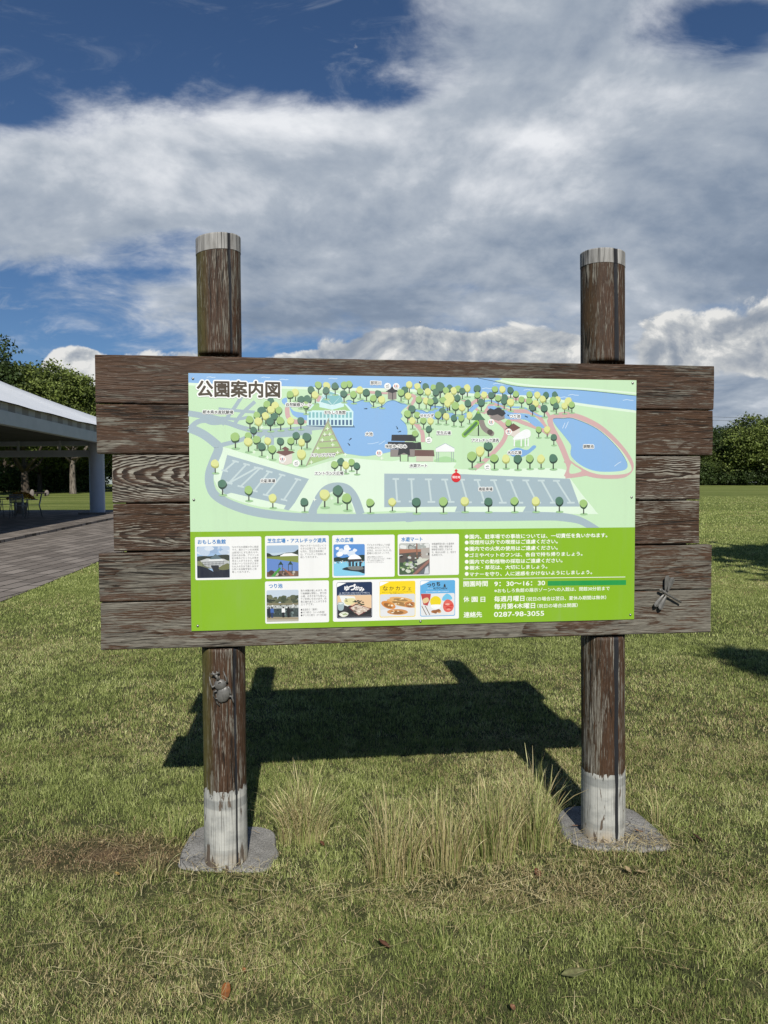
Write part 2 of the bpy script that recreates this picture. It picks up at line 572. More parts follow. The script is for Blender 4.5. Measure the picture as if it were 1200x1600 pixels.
def make_post(x, lean, r, ztop, ztoptilt, crack_ang, crack_w, seed, brown, paint_top, z_cap):
    """log post: full round above and below, cut back to a half round behind the planks"""
    SEG = 120
    y0 = r - 0.001
    levels = []
    lo, hi = 0.872, 2.004
    zs = list(np.linspace(-0.05, lo, 70)) + [lo + 1e-4] + list(np.linspace(lo + 0.01, hi - 0.01, 20)) + [hi] + list(np.linspace(hi + 1e-4, ztop, 34))
    rr = random.Random(seed)

    def ring(z, cut, wob=True, grow=0.0):
        out, cr, al = [], [], []
        for j in range(SEG):
            a = 2 * math.pi * j / SEG          # 0 faces the viewer (-y)
            bump = 0.0016 * mnoise.noise(Vector((math.cos(a) * 2 + seed, math.sin(a) * 2, z * 1.5))) + 0.0007 * mnoise.noise(Vector((math.cos(a) * 14 + seed, math.sin(a) * 14, z * 2)))
            rad = r + bump + grow
            ca = crack_ang + 0.07 * mnoise.noise(Vector((z * 2.2, seed, 0))) + 0.02 * mnoise.noise(Vector((z * 9, seed, 1)))
            d = abs((a - ca + math.pi) % (2 * math.pi) - math.pi) * r
            wd = crack_w * (0.8 + 0.6 * mnoise.noise(Vector((z * 3.1, seed, 5)))) * (1.0 if z > 0.06 else max(0.1, z / 0.06)) * (1.0 if crack_w > 0.005 or z > 0.30 else 0.25)
            c = max(0.0, min(1.0, 1.0 - (d - wd) / 0.006))
            c = c if d < wd + 0.006 else 0.0
            rad -= 0.0035 * c
            xx, yy_ = math.sin(a) * rad, -math.cos(a) * rad
            if cut:
                yy_ = max(yy_, -y0 + 0.046)
                c = 0
            out.append(Vector((x + lean * (z - 1.45) + xx, y0 + yy_, z)))
            cr.append(c)
            al.append(max(0.0, math.cos(a + 1.35) - 0.55) * (2.0 if seed == 3 else 0.3))
        return out, cr, al
    V, C, A_, F, MI = [], [], [], [], []
    for li, z in enumerate(zs):
        cut = lo + 5e-5 < z < hi + 5e-5
        vs, cr, al = ring(z, cut)
        if li == len(zs) - 1 or z > z_cap - 0.03:
            # saw cut at the top leans a little
            f_ = max(0.0, (z - hi) / (ztop - hi))
            vs = [Vector((p.x, p.y, p.z + (p.x - x) * ztoptilt * f_ ** 6)) for p in vs]
        V += vs
        C += cr
        A_ += al
        if li:
            b0, b1 = (li - 1) * SEG, li * SEG
            for j in range(SEG):
                j2 = (j + 1) % SEG
                F.append((b0 + j, b0 + j2, b1 + j2, b1 + j))
                zm = (zs[li - 1] + z) / 2
                MI.append(0)
    F.append(tuple(range(SEG - 1, -1, -1)))
    F.append(tuple(range(len(V) - SEG, len(V))))
    MI += [0, 1]
    o = new_mesh('post', V, F, [wood_post, silver_wood], sign, smooth=True, midx=MI)
    for f in o.data.polygons:
        if len(f.vertices) > 4 or abs(f.normal.z) > 0.7:
            f.use_smooth = False
    for nm, dat in (('crack', C), ('algae', A_)):
        at = o.data.attributes.new(nm, 'FLOAT', 'POINT')
        at.data.foreach_set('value', dat)
    for k_, v_ in (('seed', seed), ('brown', brown), ('tilt', 0.02), ('pith', 0.0), ('offset', x), ('bleach', 0.40), ('figure', 0.55)):
        o[k_] = float(v_)
    # thin coats/bands: white painted foot and silver-grey top band
    for (nm, za, zb, mt, ragged) in (('painted_foot', -0.05, paint_top, white_paint, True), ('top_band', z_cap, ztop + 0.0005, silver_wood, False)):
        zz = list(np.linspace(za, zb, 46 if ragged else 14))
        V, C, F = [], [], []
        for li, z in enumerate(zz):
            vs, cr, al = ring(min(z, ztop), False, grow=0.0012)
            for j, p in enumerate(vs):
                dz_ = 0.0
                if ragged and li > len(zz) - 3:
                    a = 2 * math.pi * j / SEG
                    dz_ = 0.018 * mnoise.noise(Vector((math.cos(a) * 3, math.sin(a) * 3, seed))) - 0.075 * max(0.0, mnoise.noise(Vector((math.cos(a) * 17, math.sin(a) * 17, seed + 2))) - 0.12)
                if not ragged:
                    f_ = max(0.0, (z - hi) / (ztop - hi))
                    dz_ = (p.x - x) * ztoptilt * (f_ ** 6 if li else 1.0) * 1.0
                V.append((p.x, p.y, z + dz_))
            C += cr
            if li:
                b0, b1 = (li - 1) * SEG, li * SEG
                F += [(b0 + j, b0 + (j + 1) % SEG, b1 + (j + 1) % SEG, b1 + j) for j in range(SEG)]
        if not ragged:
            F.append(tuple(range(len(V) - SEG, len(V))))
        b = new_mesh(nm, V, F, mt, o, smooth=True)
        if not ragged:
            b.data.polygons[-1].use_smooth = False
        at = b.data.attributes.new('crack', 'FLOAT', 'POINT')
        at.data.foreach_set('value', C)
    return o


post_a = make_post(-0.6310, -0.002, 0.0835, 2.452, 0.10, 0.62 - 0.0, 0.0035, 3, 0.68, 0.318, 2.392)
post_b = make_post(0.9360, -0.010, 0.0890, 2.452, -0.05, 0.24, 0.0085, 7, 0.70, 0.300, 2.395)
post_a['label'] = 'round brown post with a beetle casting and a narrow dark split'
post_b['label'] = 'round brown post with a wide black tar-filled split down its face'


def round_poly(pts, k_=3):
    for _ in range(k_):          # corner cutting
        out = []
        for i in range(len(pts)):
            a, b = Vector(pts[i]), Vector(pts[(i + 1) % len(pts)])
            out += [a.lerp(b, 0.2), a.lerp(b, 0.8)]
        pts = out
    return pts


def make_footing(pts, seed):
    pts = [Vector(p) for p in round_poly(pts)]
    out = []
    for i in range(len(pts)):
        a, b = pts[i], pts[(i + 1) % len(pts)]
        for k_ in range(3):
            q = a.lerp(b, k_ / 3)
            d = mnoise.noise(Vector((q.x * 9, q.y * 9, seed))) * 0.016
            out.append(q + q.normalized() * 0 + Vector((d, d * 0.6)))
    n_ = len(out)
    c = sum(out, Vector((0, 0))) / n_
    V, F = [], []
    for (sc_, z) in ((1.0, -0.08), (1.0, 0.004), (0.97, 0.013), (0.6, 0.015)):
        V += [(c.x + (q.x - c.x) * sc_, c.y + (q.y - c.y) * sc_, z + 0.002 * mnoise.noise(Vector((q.x * 15, q.y * 15, z)))) for q in out]
    for l in range(3):
        for j in range(n_):
            F.append((l * n_ + j, l * n_ + (j + 1) % n_, (l + 1) * n_ + (j + 1) % n_, (l + 1) * n_ + j))
    F.append(tuple(range(3 * n_, 4 * n_)))
    Mi = sign_inv
    V = [Mi @ Vector(v) for v in V]
    return new_mesh('footing', V, F, concrete, sign)


sign_inv = (Matrix.Translation((0, BY, 0)) @ Matrix.Rotation(BYAW, 4, 'Z')).inverted()
make_footing([(-0.825, 2.81), (-0.79, 2.765), (-0.47, 2.745), (-0.44, 2.80), (-0.43, 2.90), (-0.50, 3.11), (-0.81, 3.12), (-0.835, 3.05)], 1)
make_footing([(0.755, 2.915), (1.16, 2.90), (1.19, 2.96), (1.15, 3.30), (0.78, 3.31)], 2)


# ------------------------------------------------------------------ cast animals fixed to the sign
def beetle(x, z):
    bm = bmesh.new()
    K = 2.5 / 1000 / 17.14           # picture of the casting: crop units to metres
    yb = -0.004

    def q(cx, cy, h=0.0):
        return Vector((x + (cx - 530) * K * 1.02, yb - h, z - (cy - 760) * K * 1.02))
    rot = Matrix.Rotation(R(12), 3, 'Y')
    # elytra: two halves either side of a seam
    for s in (-1, 1):
        add_ball(bm, q(530 + s * 26, 850 - s * 5, 0.002), (0.0212, 0.0118, 0.0315), rot, 26)
    add_tube(bm, [q(492, 720, 0.0128), q(522, 850, 0.0140), q(548, 975, 0.0112)], 0.0006, 6)
    # pronotum and head
    add_ball(bm, q(458, 590, 0.003), (0.0232, 0.0122, 0.0222), rot, 24)
    add_ball(bm, q(408, 462, 0.003), (0.0095, 0.0080, 0.0085), rot, 14)
    # broad forked horn, each arm ending in a short tip
    add_tube(bm, [q(412, 470, 0.006), q(392, 390, 0.010), q(350, 318, 0.012)], [0.0064, 0.0056, 0.0062], 10)
    for arm in (((350, 318), (290, 285), (228, 300)), ((350, 318), (390, 268), (448, 262))):
        add_tube(bm, [q(*arm[0], 0.012), q(*arm[1], 0.012), q(*arm[2], 0.010)], [0.0058, 0.0046, 0.0026], 8)
    for arm in (((290, 285), (268, 228)), ((390, 268), (372, 222))):
        add_tube(bm, [q(*arm[0], 0.012), q(*arm[1], 0.011)], [0.0036, 0.0018], 8)
    add_tube(bm, [q(462, 520, 0.012), q(436, 498, 0.018), q(420, 520, 0.020)], [0.0036, 0.0026, 0.0014], 8)
    # six legs
    legs = [[(330, 600), (255, 650), (215, 540), (185, 375)], [(580, 520), (635, 540), (610, 420), (535, 240)],
            [(380, 740), (300, 760), (290, 860), (330, 960)], [(640, 640), (690, 700), (715, 810), (740, 900)],
            [(400, 950), (330, 930), (370, 1050), (430, 1140)], [(680, 900), (740, 900), (775, 1000), (790, 1090)]]
    for lg in legs:
        add_tube(bm, [q(*p, 0.006 - 0.001 * i) for i, p in enumerate(lg)], [0.0042, 0.0040, 0.0032, 0.0018], 8)
    return bm_obj('beetle_casting', bm, pewter, sign)


beetle(-0.6246, 0.713)


def dragonfly(x, z):
    bm = bmesh.new()
    K = 2.62 / 1000 / 15.0

    def q(cx, cy, h):
        return Vector((x + (cx - 590) * K, -0.004 - h, z - (cy - 620) * K))
    add_tube(bm, [q(430, 560, 0.017), q(520, 600, 0.018), q(620, 670, 0.017), q(950, 858, 0.016)], [0.0045, 0.0062, 0.0046, 0.0036], 12)
    add_ball(bm, q(425, 555, 0.017), (0.0065, 0.0065, 0.0065), None, 14)
    for s in (0.0, 1.0):
        add_ball(bm, q(455 + 20 * s, 545 + 35 * s, 0.022), (0.0034, 0.0034, 0.0034), None, 10)
    # standoff pin
    add_tube(bm, [q(560, 630, 0.016), q(560, 630, 0.0)], 0.003, 8)
    for (root, tip, wd) in (((560, 590), (600, 205), 0.0098), ((620, 590), (735, 262), 0.0105), ((520, 665), (285, 945), 0.0098), ((585, 690), (405, 1015), 0.0105)):
        a, b = q(*root, 0.015), q(*tip, 0.019)
        d = b - a
        side = Vector((0, -1, 0)).cross(d).normalized()
        n_ = 14
        ring_f, ring_b, mid = [], [], []
        for i in range(n_ + 1):
            t = i / n_
            wv = wd * (0.25 + 0.75 * math.sin(min(1.0, t * 1.25) * math.pi / 2)) * (1.0 if t < 0.8 else math.sqrt(max(0.0, 1 - ((t - 0.8) / 0.2) ** 2)))
            p = a + d * t
            ring_f.append((p + side * wv, p - side * wv, p + Vector((0, -0.0022, 0))))
        vs = [[bm.verts.new(c) for c in r_] + [bm.verts.new(r_[0] + Vector((0, 0.0022, 0))), bm.verts.new(r_[1] + Vector((0, 0.0022, 0)))] for r_ in ring_f]
        for r0, r1 in zip(vs, vs[1:]):
            for (i0, i1) in ((0, 2), (2, 1), (1, 4), (4, 3), (3, 0)):
                bm.faces.new((r0[i0], r0[i1], r1[i1], r1[i0]))
        for r_ in (vs[0], vs[-1]):
            bm.faces.new((r_[0], r_[2], r_[1], r_[4], r_[3]))
    return bm_obj('dragonfly_casting', bm, pewter, sign)


dragonfly(1.1680, 1.0565)


# ------------------------------------------------------------------ the printed map panel
# The print is measured in picture units along the panel and laid out flat on the sheet.
def on_panel(px, py):
    d = CR * ((px - 600) / F_PX) + CU * ((800 - py) / F_PX) + c_f
    o_ = Vector((0, BY, 0)) + NRM * 0.006
    c = Vector((0, 0, CAM_H))
    p = c + d * ((o_ - c).dot(NRM) / d.dot(NRM)) - o_
    return (p.dot(AX), p.z)


def sub(ox, oy, sc):
    return lambda pts: [on_panel(ox + a / sc, oy + b / sc) for a, b in pts]


A = sub(280, 560, 3.3333)
B = sub(630, 560, 3.1579)
Cc = sub(470, 590, 7.0588)
D = sub(590, 590, 7.0588)
PX = sub(0, 0, 1.0)
PX0, PX1, PZ0, PZ1 = -0.7410, 1.0345, 0.9470, 1.9245
ZG = on_panel(298, 831)[1]


def ink(c):
    return tuple(v * 0.77 for v in lin(c))


class Art:
    """flat coloured shapes stacked in hair-thin ink layers on one sheet"""
    def __init__(self, y0=-0.00605, step=0.000003):
        self.V, self.F, self.C = [], [], []
        self.y, self.step = y0, step

    def up(self, k_=1):
        self.y -= self.step * k_

    def tri(self, pts, col, up=True):
        if up:
            self.up()
        b = len(self.V)
        self.V += [(p[0], self.y, p[1]) for p in pts]
        c = ink(col)
        self.C += [c] * len(pts)
        for t in tessellate_polygon([[Vector((p[0], p[1], 0)) for p in pts]]):
            self.F.append(tuple(b + i for i in t))

    def smooth(self, pts, col, closed=True):
        self.tri(spline(pts, True), col)

    def stroke(self, pts, wd, col, sm=True, cap=False):
        """wd in metres on the panel"""
        self.up()
        p = spline(pts, False) if sm and len(pts) > 2 else pts
        p = [Vector(q) for q in p]
        L, Rr = [], []
        for i, q in enumerate(p):
            d = (p[min(i + 1, len(p) - 1)] - p[max(0, i - 1)])
            d = d.normalized() if d.length else Vector((1, 0))
            s = Vector((-d.y, d.x)) * wd / 2
            L.append(q + s)
            Rr.append(q - s)
        b = len(self.V)
        n_ = len(p)
        self.V += [(q.x, self.y, q.y) for q in L + Rr]
        self.C += [ink(col)] * (2 * n_)
        for i in range(n_ - 1):
            self.F.append((b + i, b + i + 1, b + n_ + i + 1, b + n_ + i))
        if cap:
            for q in (p[0], p[-1]):
                self.disc((q.x, q.y), wd / 2, col, up=True)

    def disc(self, c, r, col, ry=None, seg=20, up=True):
        if ry is None:
            ry = r
        self.tri([(c[0] + r * math.cos(2 * math.pi * i / seg), c[1] + ry * math.sin(2 * math.pi * i / seg)) for i in range(seg)], col, up)

    def rrect(self, x0, z0, x1, z1, r, col, bottom_only=False):
        pts = []
        for (cx, cz, a0) in ((x1 - r, z1 - r, 0), (x0 + r, z1 - r, 90), (x0 + r, z0 + r, 180), (x1 - r, z0 + r, 270)):
            pts += [(cx + r * math.cos(R(a0 + 15 * i)), cz + r * math.sin(R(a0 + 15 * i))) for i in range(7)]
        self.tri(pts, col)

    def mesh_in(self, verts, faces, col):
        b = len(self.V)
        self.V += [(v[0], self.y, v[1]) for v in verts]
        self.C += [ink(col)] * len(verts)
        self.F += [tuple(b + i for i in f) for f in faces]

    def build(self, name, parent):
        o = new_mesh(name, self.V, self.F, print_mt, parent)
        at = o.data.color_attributes.new('Col', 'FLOAT_COLOR', 'POINT')
        at.data.foreach_set('color', [c for q in self.C for c in (*q, 1.0)])
        # every face looks out of the sheet
        flip = [p for p in o.data.polygons if p.normal.y > 0]
        for p in flip:
            p.flip()
        return o


def spline(pts, closed, k_=5):
    n_ = len(pts)
    out = []
    rngi = range(n_) if closed else range(n_ - 1)
    for i in rngi:
        if closed:
            p0, p1, p2, p3 = (Vector(pts[(i + j) % n_]) for j in (-1, 0, 1, 2))
        else:
            p0, p1, p2, p3 = (Vector(pts[min(max(i + j, 0), n_ - 1)]) for j in (-1, 0, 1, 2))
        for s in range(k_):
            t = s / k_
            out.append(tuple(0.5 * ((2 * p1) + (p2 - p0) * t + (2 * p0 - 5 * p1 + 4 * p2 - p3) * t * t + (3 * p1 - p0 - 3 * p2 + p3) * t ** 3)))
    if not closed:
        out.append(tuple(pts[-1]))
    return out


_glyphs = {}


def glyph_mesh(s):
    if s not in _glyphs:
        cu = bpy.data.curves.new('lettering', 'FONT')
        cu.body = s
        cu.resolution_u = 3
        ob = bpy.data.objects.new('lettering', cu)
        COL.objects.link(ob)
        bpy.context.view_layer.update()
        me = ob.evaluated_get(bpy.context.evaluated_depsgraph_get()).to_mesh()
        vs = [(v.co.x, v.co.y) for v in me.vertices]
        fs = [tuple(p.vertices) for p in me.polygons]
        ob.to_mesh_clear()
        bpy.data.objects.remove(ob)
        bpy.data.curves.remove(cu)
        _glyphs[s] = (vs, fs)
    return _glyphs[s]


def text(art, s, px0, px1, py, col, bold=0.0, halo=0.0, em=None, fit=lambda a, b: on_panel(a, b), halo_col=(250, 252, 250)):
    """one line of lettering between two picture positions; em (picture units) sets the height when given;
    bold and halo thicken every stroke by that share of the em"""
    vs, fs = glyph_mesh(s)
    if not vs:
        return
    a, b = fit(px0, py), fit(px1, py)
    x0, x1 = min(v[0] for v in vs), max(v[0] for v in vs)
    y0, y1 = min(v[1] for v in vs), max(v[1] for v in vs)
    sx = (b[0] - a[0]) / (x1 - x0)
    unit = abs(fit(px0, py)[1] - fit(px0, py + 1)[1])
    sz = sx if em is None else em * unit
    zmid = (a[1] + b[1]) / 2
    ym = 0.36 if (y1 - y0) > 0.45 else (y0 + y1) / 2
    q = [(a[0] + (v[0] - x0) * sx, zmid + (v[1] - ym) * sz) for v in vs]
    keep_y = art.y

    def thick(h, k_, c_):
        for i in range(k_):
            t = 2 * math.pi * (i + 0.5) / k_
            art.y -= 0.0000012
            art.mesh_in([(p[0] + h * math.cos(t), p[1] + h * math.sin(t)) for p in q], fs, c_)
    if halo:
        thick(halo * unit, 12, halo_col)
    if bold:
        thick(bold * sz, 8 if bold > 0.03 else 4, col)
    art.y -= 0.0000012
    art.mesh_in(q, fs, col)
    art.y = keep_y


bm = bmesh.new()
add_box(bm, PX0, PX1, -0.006, -0.0025, PZ0, PZ1)
panel_edge, n = mat('panel_sheet')
x, y, z = n.coords('Object')
n.surface(n.ramp(n.noise(n.vec(x, y, z), 20, 3), [(0.3, (0.10, 0.13, 0.05)), (0.7, (0.16, 0.20, 0.08))]), 0.5)
panel = bm_obj('map_panel', bm, panel_edge, sign)

GREEN, PALE, GRASS = (134, 181, 33), (221, 241, 220), (197, 229, 190)
RIVER, ROAD, PINK, DK = (138, 182, 228), (164, 184, 193), (208, 172, 171), (66, 96, 120)
U = abs(on_panel(600, 700)[0] - on_panel(601, 700)[0])       # one picture unit on the panel

a = Art()
e_ = 0.0008
a.tri([(PX0 + e_, ZG), (PX1 - e_, ZG), (PX1 - e_, PZ1 - e_), (PX0 + e_, PZ1 - e_)], GRASS)
a.tri([(PX0 + e_, PZ0 + e_), (PX1 - e_, PZ0 + e_), (PX1 - e_, ZG), (PX0 + e_, ZG)], GREEN)


def edge(p):      # keep a shape inside the sheet
    return [(min(max(q[0], PX0 + e_), PX1 - e_), min(max(q[1], ZG), PZ1 - e_)) for q in p]


low_bank = A([(30, 126), (400, 140), (800, 152)]) + B([(20, 150), (330, 172), (520, 179), (700, 189), (850, 217), (1000, 238), (1160, 258)])
top_bank = B([(1160, 187), (900, 160), (700, 149), (560, 139), (450, 115), (370, 90)]) + A([(40, 60)])
a.tri(edge([(p[0], p[1] - 0.010) for p in spline(low_bank, False)] + spline(top_bank, False)), PALE)
a.tri(edge(spline(low_bank, False) + spline(top_bank, False)), RIVER)
a.stroke(edge(B([(370, 97), (450, 113), (560, 137), (700, 147), (900, 159), (1150, 185)])), 1.0 * U, DK)
a.stroke(edge(B([(480, 108), (560, 125), (700, 140), (900, 150), (1150, 172)])), 2.6 * U, PALE)
for (wx, wy) in ((165, 98), (450, 99), (545, 110), (800, 105)):
    a.stroke(A([(wx - 22, wy + 1), (wx - 6, wy - 2), (wx + 8, wy + 1), (wx + 24, wy)]), 0.9 * U, (205, 226, 244))
for (wx, wy) in ((470, 125), (620, 155), (840, 180), (1110, 205), (415, 148), (800, 192)):
    a.stroke(B([(wx - 26, wy + 2), (wx - 6, wy - 2), (wx + 8, wy + 1), (wx + 26, wy + 2)]), 0.9 * U, (205, 226, 244))
# pale plaza and verges
a.smooth(A([(222, 462), (330, 492), (470, 532), (600, 570), (660, 572), (740, 548), (860, 520), (1000, 528), (1110, 535), (1190, 520)]) + B([(30, 512), (250, 512), (262, 545), (500, 545), (780, 545), (822, 590), (880, 668), (950, 755), (940, 768), (700, 764), (400, 758), (100, 758)]) + A([(1150, 795), (980, 800), (780, 806), (640, 800), (520, 782), (400, 768), (250, 718), (190, 650), (180, 590), (205, 500)]), PALE)
# roads
for pts, wd in (([(50, 362), (120, 392), (185, 440), (205, 470), (178, 540), (158, 600), (160, 660), (190, 715), (280, 765), (420, 805), (640, 828), (950, 832), (1200, 826)], 13),
                ([(55, 365), (112, 325), (235, 332), (330, 362), (430, 382), (560, 376), (700, 362), (790, 352)], 7.5),
                ([(205, 455), (320, 425), (370, 400), (420, 375)], 6.5), ([(48, 286), (130, 300), (225, 322)], 9),
                ([(130, 310), (170, 328), (222, 325)], 11), ([(222, 345), (282, 265), (325, 200)], 5.5), ([(283, 348), (330, 285), (395, 225)], 5.5),
                ([(205, 262), (300, 272), (395, 280)], 4.5), ([(220, 310), (300, 316), (360, 306)], 4.5)):
    a.stroke(A(pts), wd * U, ROAD)
a.stroke(A([(470, 450), (478, 395), (560, 385), (690, 372)]), 14 * U, ROAD)
a.stroke(A([(405, 440), (420, 400), (450, 385)]), 8 * U, ROAD)
a.tri(edge(spline(A([(1180, 803), (1200, 803)]) + B([(30, 760), (300, 758), (560, 758), (700, 758), (800, 764), (870, 780), (930, 810), (970, 836)]), False) + spline(B([(905, 836), (860, 815), (780, 803), (700, 800), (400, 803), (100, 803)]) + A([(1200, 852), (1180, 852)]), False)), ROAD)
a.stroke(A([(690, 812), (725, 735), (765, 685), (820, 668), (875, 680), (915, 730), (945, 812)]), 13 * U, ROAD)
a.smooth(A([(718, 803), (750, 740), (790, 705), (840, 700), (875, 720), (905, 804), (800, 806)]), GRASS)
# north car park
a.tri(A([(250, 502), (676, 628), (600, 755), (570, 792), (545, 785), (555, 765), (270, 700), (240, 710), (205, 668)]), ROAD)
for (p, q) in (((292, 536), (236, 585)), ((405, 570), (258, 650)), ((420, 572), (320, 667)), ((468, 590), (390, 690)), ((535, 607), (452, 712)), ((617, 630), (545, 737)), ((350, 552), (260, 648))):
    for (c0_, c1_) in ((p, q), ((p[0] - 16, p[1] - 4), (p[0] + 18, p[1] + 4)), ((q[0] - 16, q[1] - 4), (q[0] + 18, q[1] + 4))):
        a.stroke(A([c0_, c1_]), 2.6 * U, (197, 214, 216), False)
# south car park
a.tri(A([(1068, 600), (1200, 601)]) + B([(300, 571), (822, 594), (872, 731), (640, 731), (655, 757), (590, 757), (605, 731), (300, 731), (310, 757), (255, 757), (265, 731), (20, 733)]) + A([(1068, 775)]), ROAD)
for p, q in (((1127, 628), (1135, 745)),):
    for seg_ in ((p, q), ((p[0] - 16, p[1]), (p[0] + 18, p[1])), ((q[0] - 16, q[1]), (q[0] + 18, q[1]))):
        a.stroke(A(seg_), 2.8 * U, (197, 214, 216), False)
for (p, q) in (((40, 596), (46, 706)), ((125, 597), (138, 708)), ((206, 598), (233, 708)), ((288, 599), (318, 710)), ((366, 600), (402, 711)), ((447, 601), (490, 712)), ((527, 601), (572, 712)), ((606, 602), (660, 712)), ((682, 603), (742, 712)), ((757, 604), (826, 712))):
    for seg_ in ((p, q), ((p[0] - 18, p[1]), (p[0] + 16, p[1])), ((q[0] - 18, q[1]), (q[0] + 20, q[1]))):
        a.stroke(B(seg_), 2.8 * U, (197, 214, 216), False)
# footpaths under the water shapes
for f_, pts, wd in ((D, [(-200, 150), (-60, 165), (40, 170), (110, 172)], 3.4), (D, [(360, 190), (412, 215), (385, 280), (330, 350)], 5), (D, [(460, 228), (600, 242), (860, 228), (950, 250), (1030, 292), (1110, 362), (1190, 392)], 3.6),
                    (D, [(335, 432), (420, 510), (490, 600), (500, 712)], 6.5), (B, [(335, 225), (400, 190), (520, 195), (620, 212), (690, 250), (725, 292)], 5),
                    (B, [(425, 232), (440, 258), (430, 240)], 6), (B, [(415, 248), (450, 222), (520, 258), (610, 262), (672, 290), (700, 335), (745, 372)], 6), (B, [(350, 546), (430, 480), (495, 405), (505, 345), (450, 295), (405, 250)], 7),
                    (B, [(500, 330), (540, 300), (600, 320), (680, 350), (720, 375)], 6), (A, [(562, 255), (568, 305), (605, 330), (662, 325)], 7), (A, [(870, 190), (940, 172), (1080, 182)], 3), (A, [(720, 225), (735, 195)], 5),
                    (B, [(725, 312), (735, 292), (800, 278), (880, 295), (975, 345), (1060, 425), (1115, 500), (1122, 545), (1085, 575), (1010, 580), (930, 572), (860, 545), (800, 500)], 9),
                    (B, [(722, 300), (735, 345), (775, 420), (800, 480), (820, 540), (805, 585)], 9), (B, [(800, 582), (860, 575), (920, 565)], 7)):
    a.stroke(f_(pts), wd * U, PINK)
a.smooth(B([(822, 568), (880, 556), (846, 530), (828, 520)]), GRASS)
# water
pond = Cc([(500, 264), (600, 277), (680, 254), (745, 268), (795, 320), (850, 332), (908, 310), (955, 270), (1030, 258), (1105, 290), (1180, 302), (1130, 350), (1104, 388), (1122, 430), (1100, 460), (1150, 510), (1170, 560), (1172, 640), (1100, 780), (1000, 815), (900, 838), (790, 858), (700, 866), (580, 850), (480, 828), (400, 745), (340, 600), (320, 480)])
a.smooth([(p[0], p[1] + 0.003) for p in pond], (86, 128, 168))
a.smooth(pond, RIVER)
a.smooth(A([(535, 215), (560, 205), (560, 240), (540, 235)]), RIVER)
a.smooth(A([(575, 250), (600, 275), (668, 290), (668, 322), (625, 312), (590, 292)]), RIVER)
stream = D([(420, 355), (500, 368), (540, 388), (572, 372), (588, 326), (640, 318), (770, 342), (830, 400), (900, 415), (960, 400), (1060, 310), (1125, 285), (1130, 300), (1060, 360), (1000, 425), (900, 462), (800, 442), (720, 462), (600, 456), (500, 432), (430, 402)])
a.smooth([(p[0], p[1] + 0.0028) for p in stream], (86, 128, 168))
a.smooth(stream, RIVER)
a.stroke(B([(345, 235), (420, 208), (480, 225), (540, 240), (600, 245), (660, 280), (710, 290)]), 2.6 * U, RIVER)
a.smooth(B([(420, 236), (480, 240), (530, 266), (620, 276), (668, 306), (696, 342), (650, 335), (600, 302), (510, 298), (430, 256)]), RIVER)
basin = B([(738, 306), (790, 298), (845, 300), (960, 352), (1055, 440), (1102, 512), (1100, 545), (1050, 558), (950, 556), (875, 526), (828, 480), (828, 430), (800, 390)])
a.smooth([(p[0] + (0.004 if p[0] < .8 else 0), p[1] - 0.001) for p in [((q[0] - .75) * 1.07 + .75, (q[1] - 1.72) * 1.07 + 1.72) for q in basin]], (205, 234, 198))
a.smooth([(p[0], p[1] + 0.0022) for p in basin], (70, 100, 128))
a.smooth(basin, RIVER)
for p in ([(786, 345), (798, 318)], [(800, 345), (815, 312)], [(1042, 532), (1060, 518), (1075, 510)]):
    a.stroke(B(p), 0.8 * U, (222, 236, 248), False)
for p in ([(735, 730), (790, 728), (860, 710)], [(860, 738), (890, 722), (930, 695)]):
    a.stroke(Cc(p), 0.8 * U, (196, 222, 244))
for (fx, fy, an) in ((545, 680, 40), (530, 735, -50), (715, 343, 0), (1062, 552, -65), (1088, 596, 15)):       # fish in the pond
    c_, s_ = math.cos(R(an)), math.sin(R(an))
    a.tri(Cc([(fx + (q0 * c_ + q1 * s_), fy + (-q0 * s_ + q1 * c_)) for q0, q1 in ((-22, -8), (-14, 0), (-22, 8), (-8, 3), (6, 8), (18, 4), (22, 0), (18, -4), (6, -8), (-8, -3))]), (52, 76, 96))
for (fx, fy) in ((608, 286), (522, 281)):
    a.tri(B([(fx - 8, fy - 5), (fx + 8, fy + 2), (fx + 5, fy + 7), (fx - 8, fy + 1)]), (52, 76, 96))
a.smooth(B([(518, 465), (560, 440), (610, 452), (640, 430), (655, 432), (650, 445), (605, 478), (560, 490)]), (128, 174, 222))
# aquarium building with its glass dome
a.tri(Cc([(60, 532), (75, 515), (575, 515), (600, 550), (330, 552)]), (82, 112, 142))
a.tri(Cc([(150, 270), (490, 275), (580, 375), (576, 536), (70, 528), (70, 375)]), (206, 238, 240))
a.tri(Cc([(160, 286), (480, 290), (546, 366), (95, 360)]), (160, 203, 136))
a.tri(Cc([(205, 272), (478, 272), (475, 320), (345, 355), (205, 325)]), (206, 238, 240))
for i in range(12):
    xx = 86 + i * 41.0
    a.tri(Cc([(xx, 382), (xx + 25, 382), (xx + 25, 443), (xx, 443)]), (130, 188, 192))
    a.tri(Cc([(xx + 2, 466), (xx + 26, 466), (xx + 26, 524), (xx + 2, 524)]), (74, 106, 140))
dome = [(298, 142), (445, 190), (470, 268), (350, 310), (210, 270), (245, 185)]
a.tri(Cc(dome), (128, 188, 194))
for p in (dome + dome[:1], [(245, 190), (445, 196), (350, 305), (240, 190)], [(210, 270), (298, 142)], [(298, 142), (440, 192)]):
    a.stroke(Cc(p), 1.0 * U, (222, 244, 244), False)
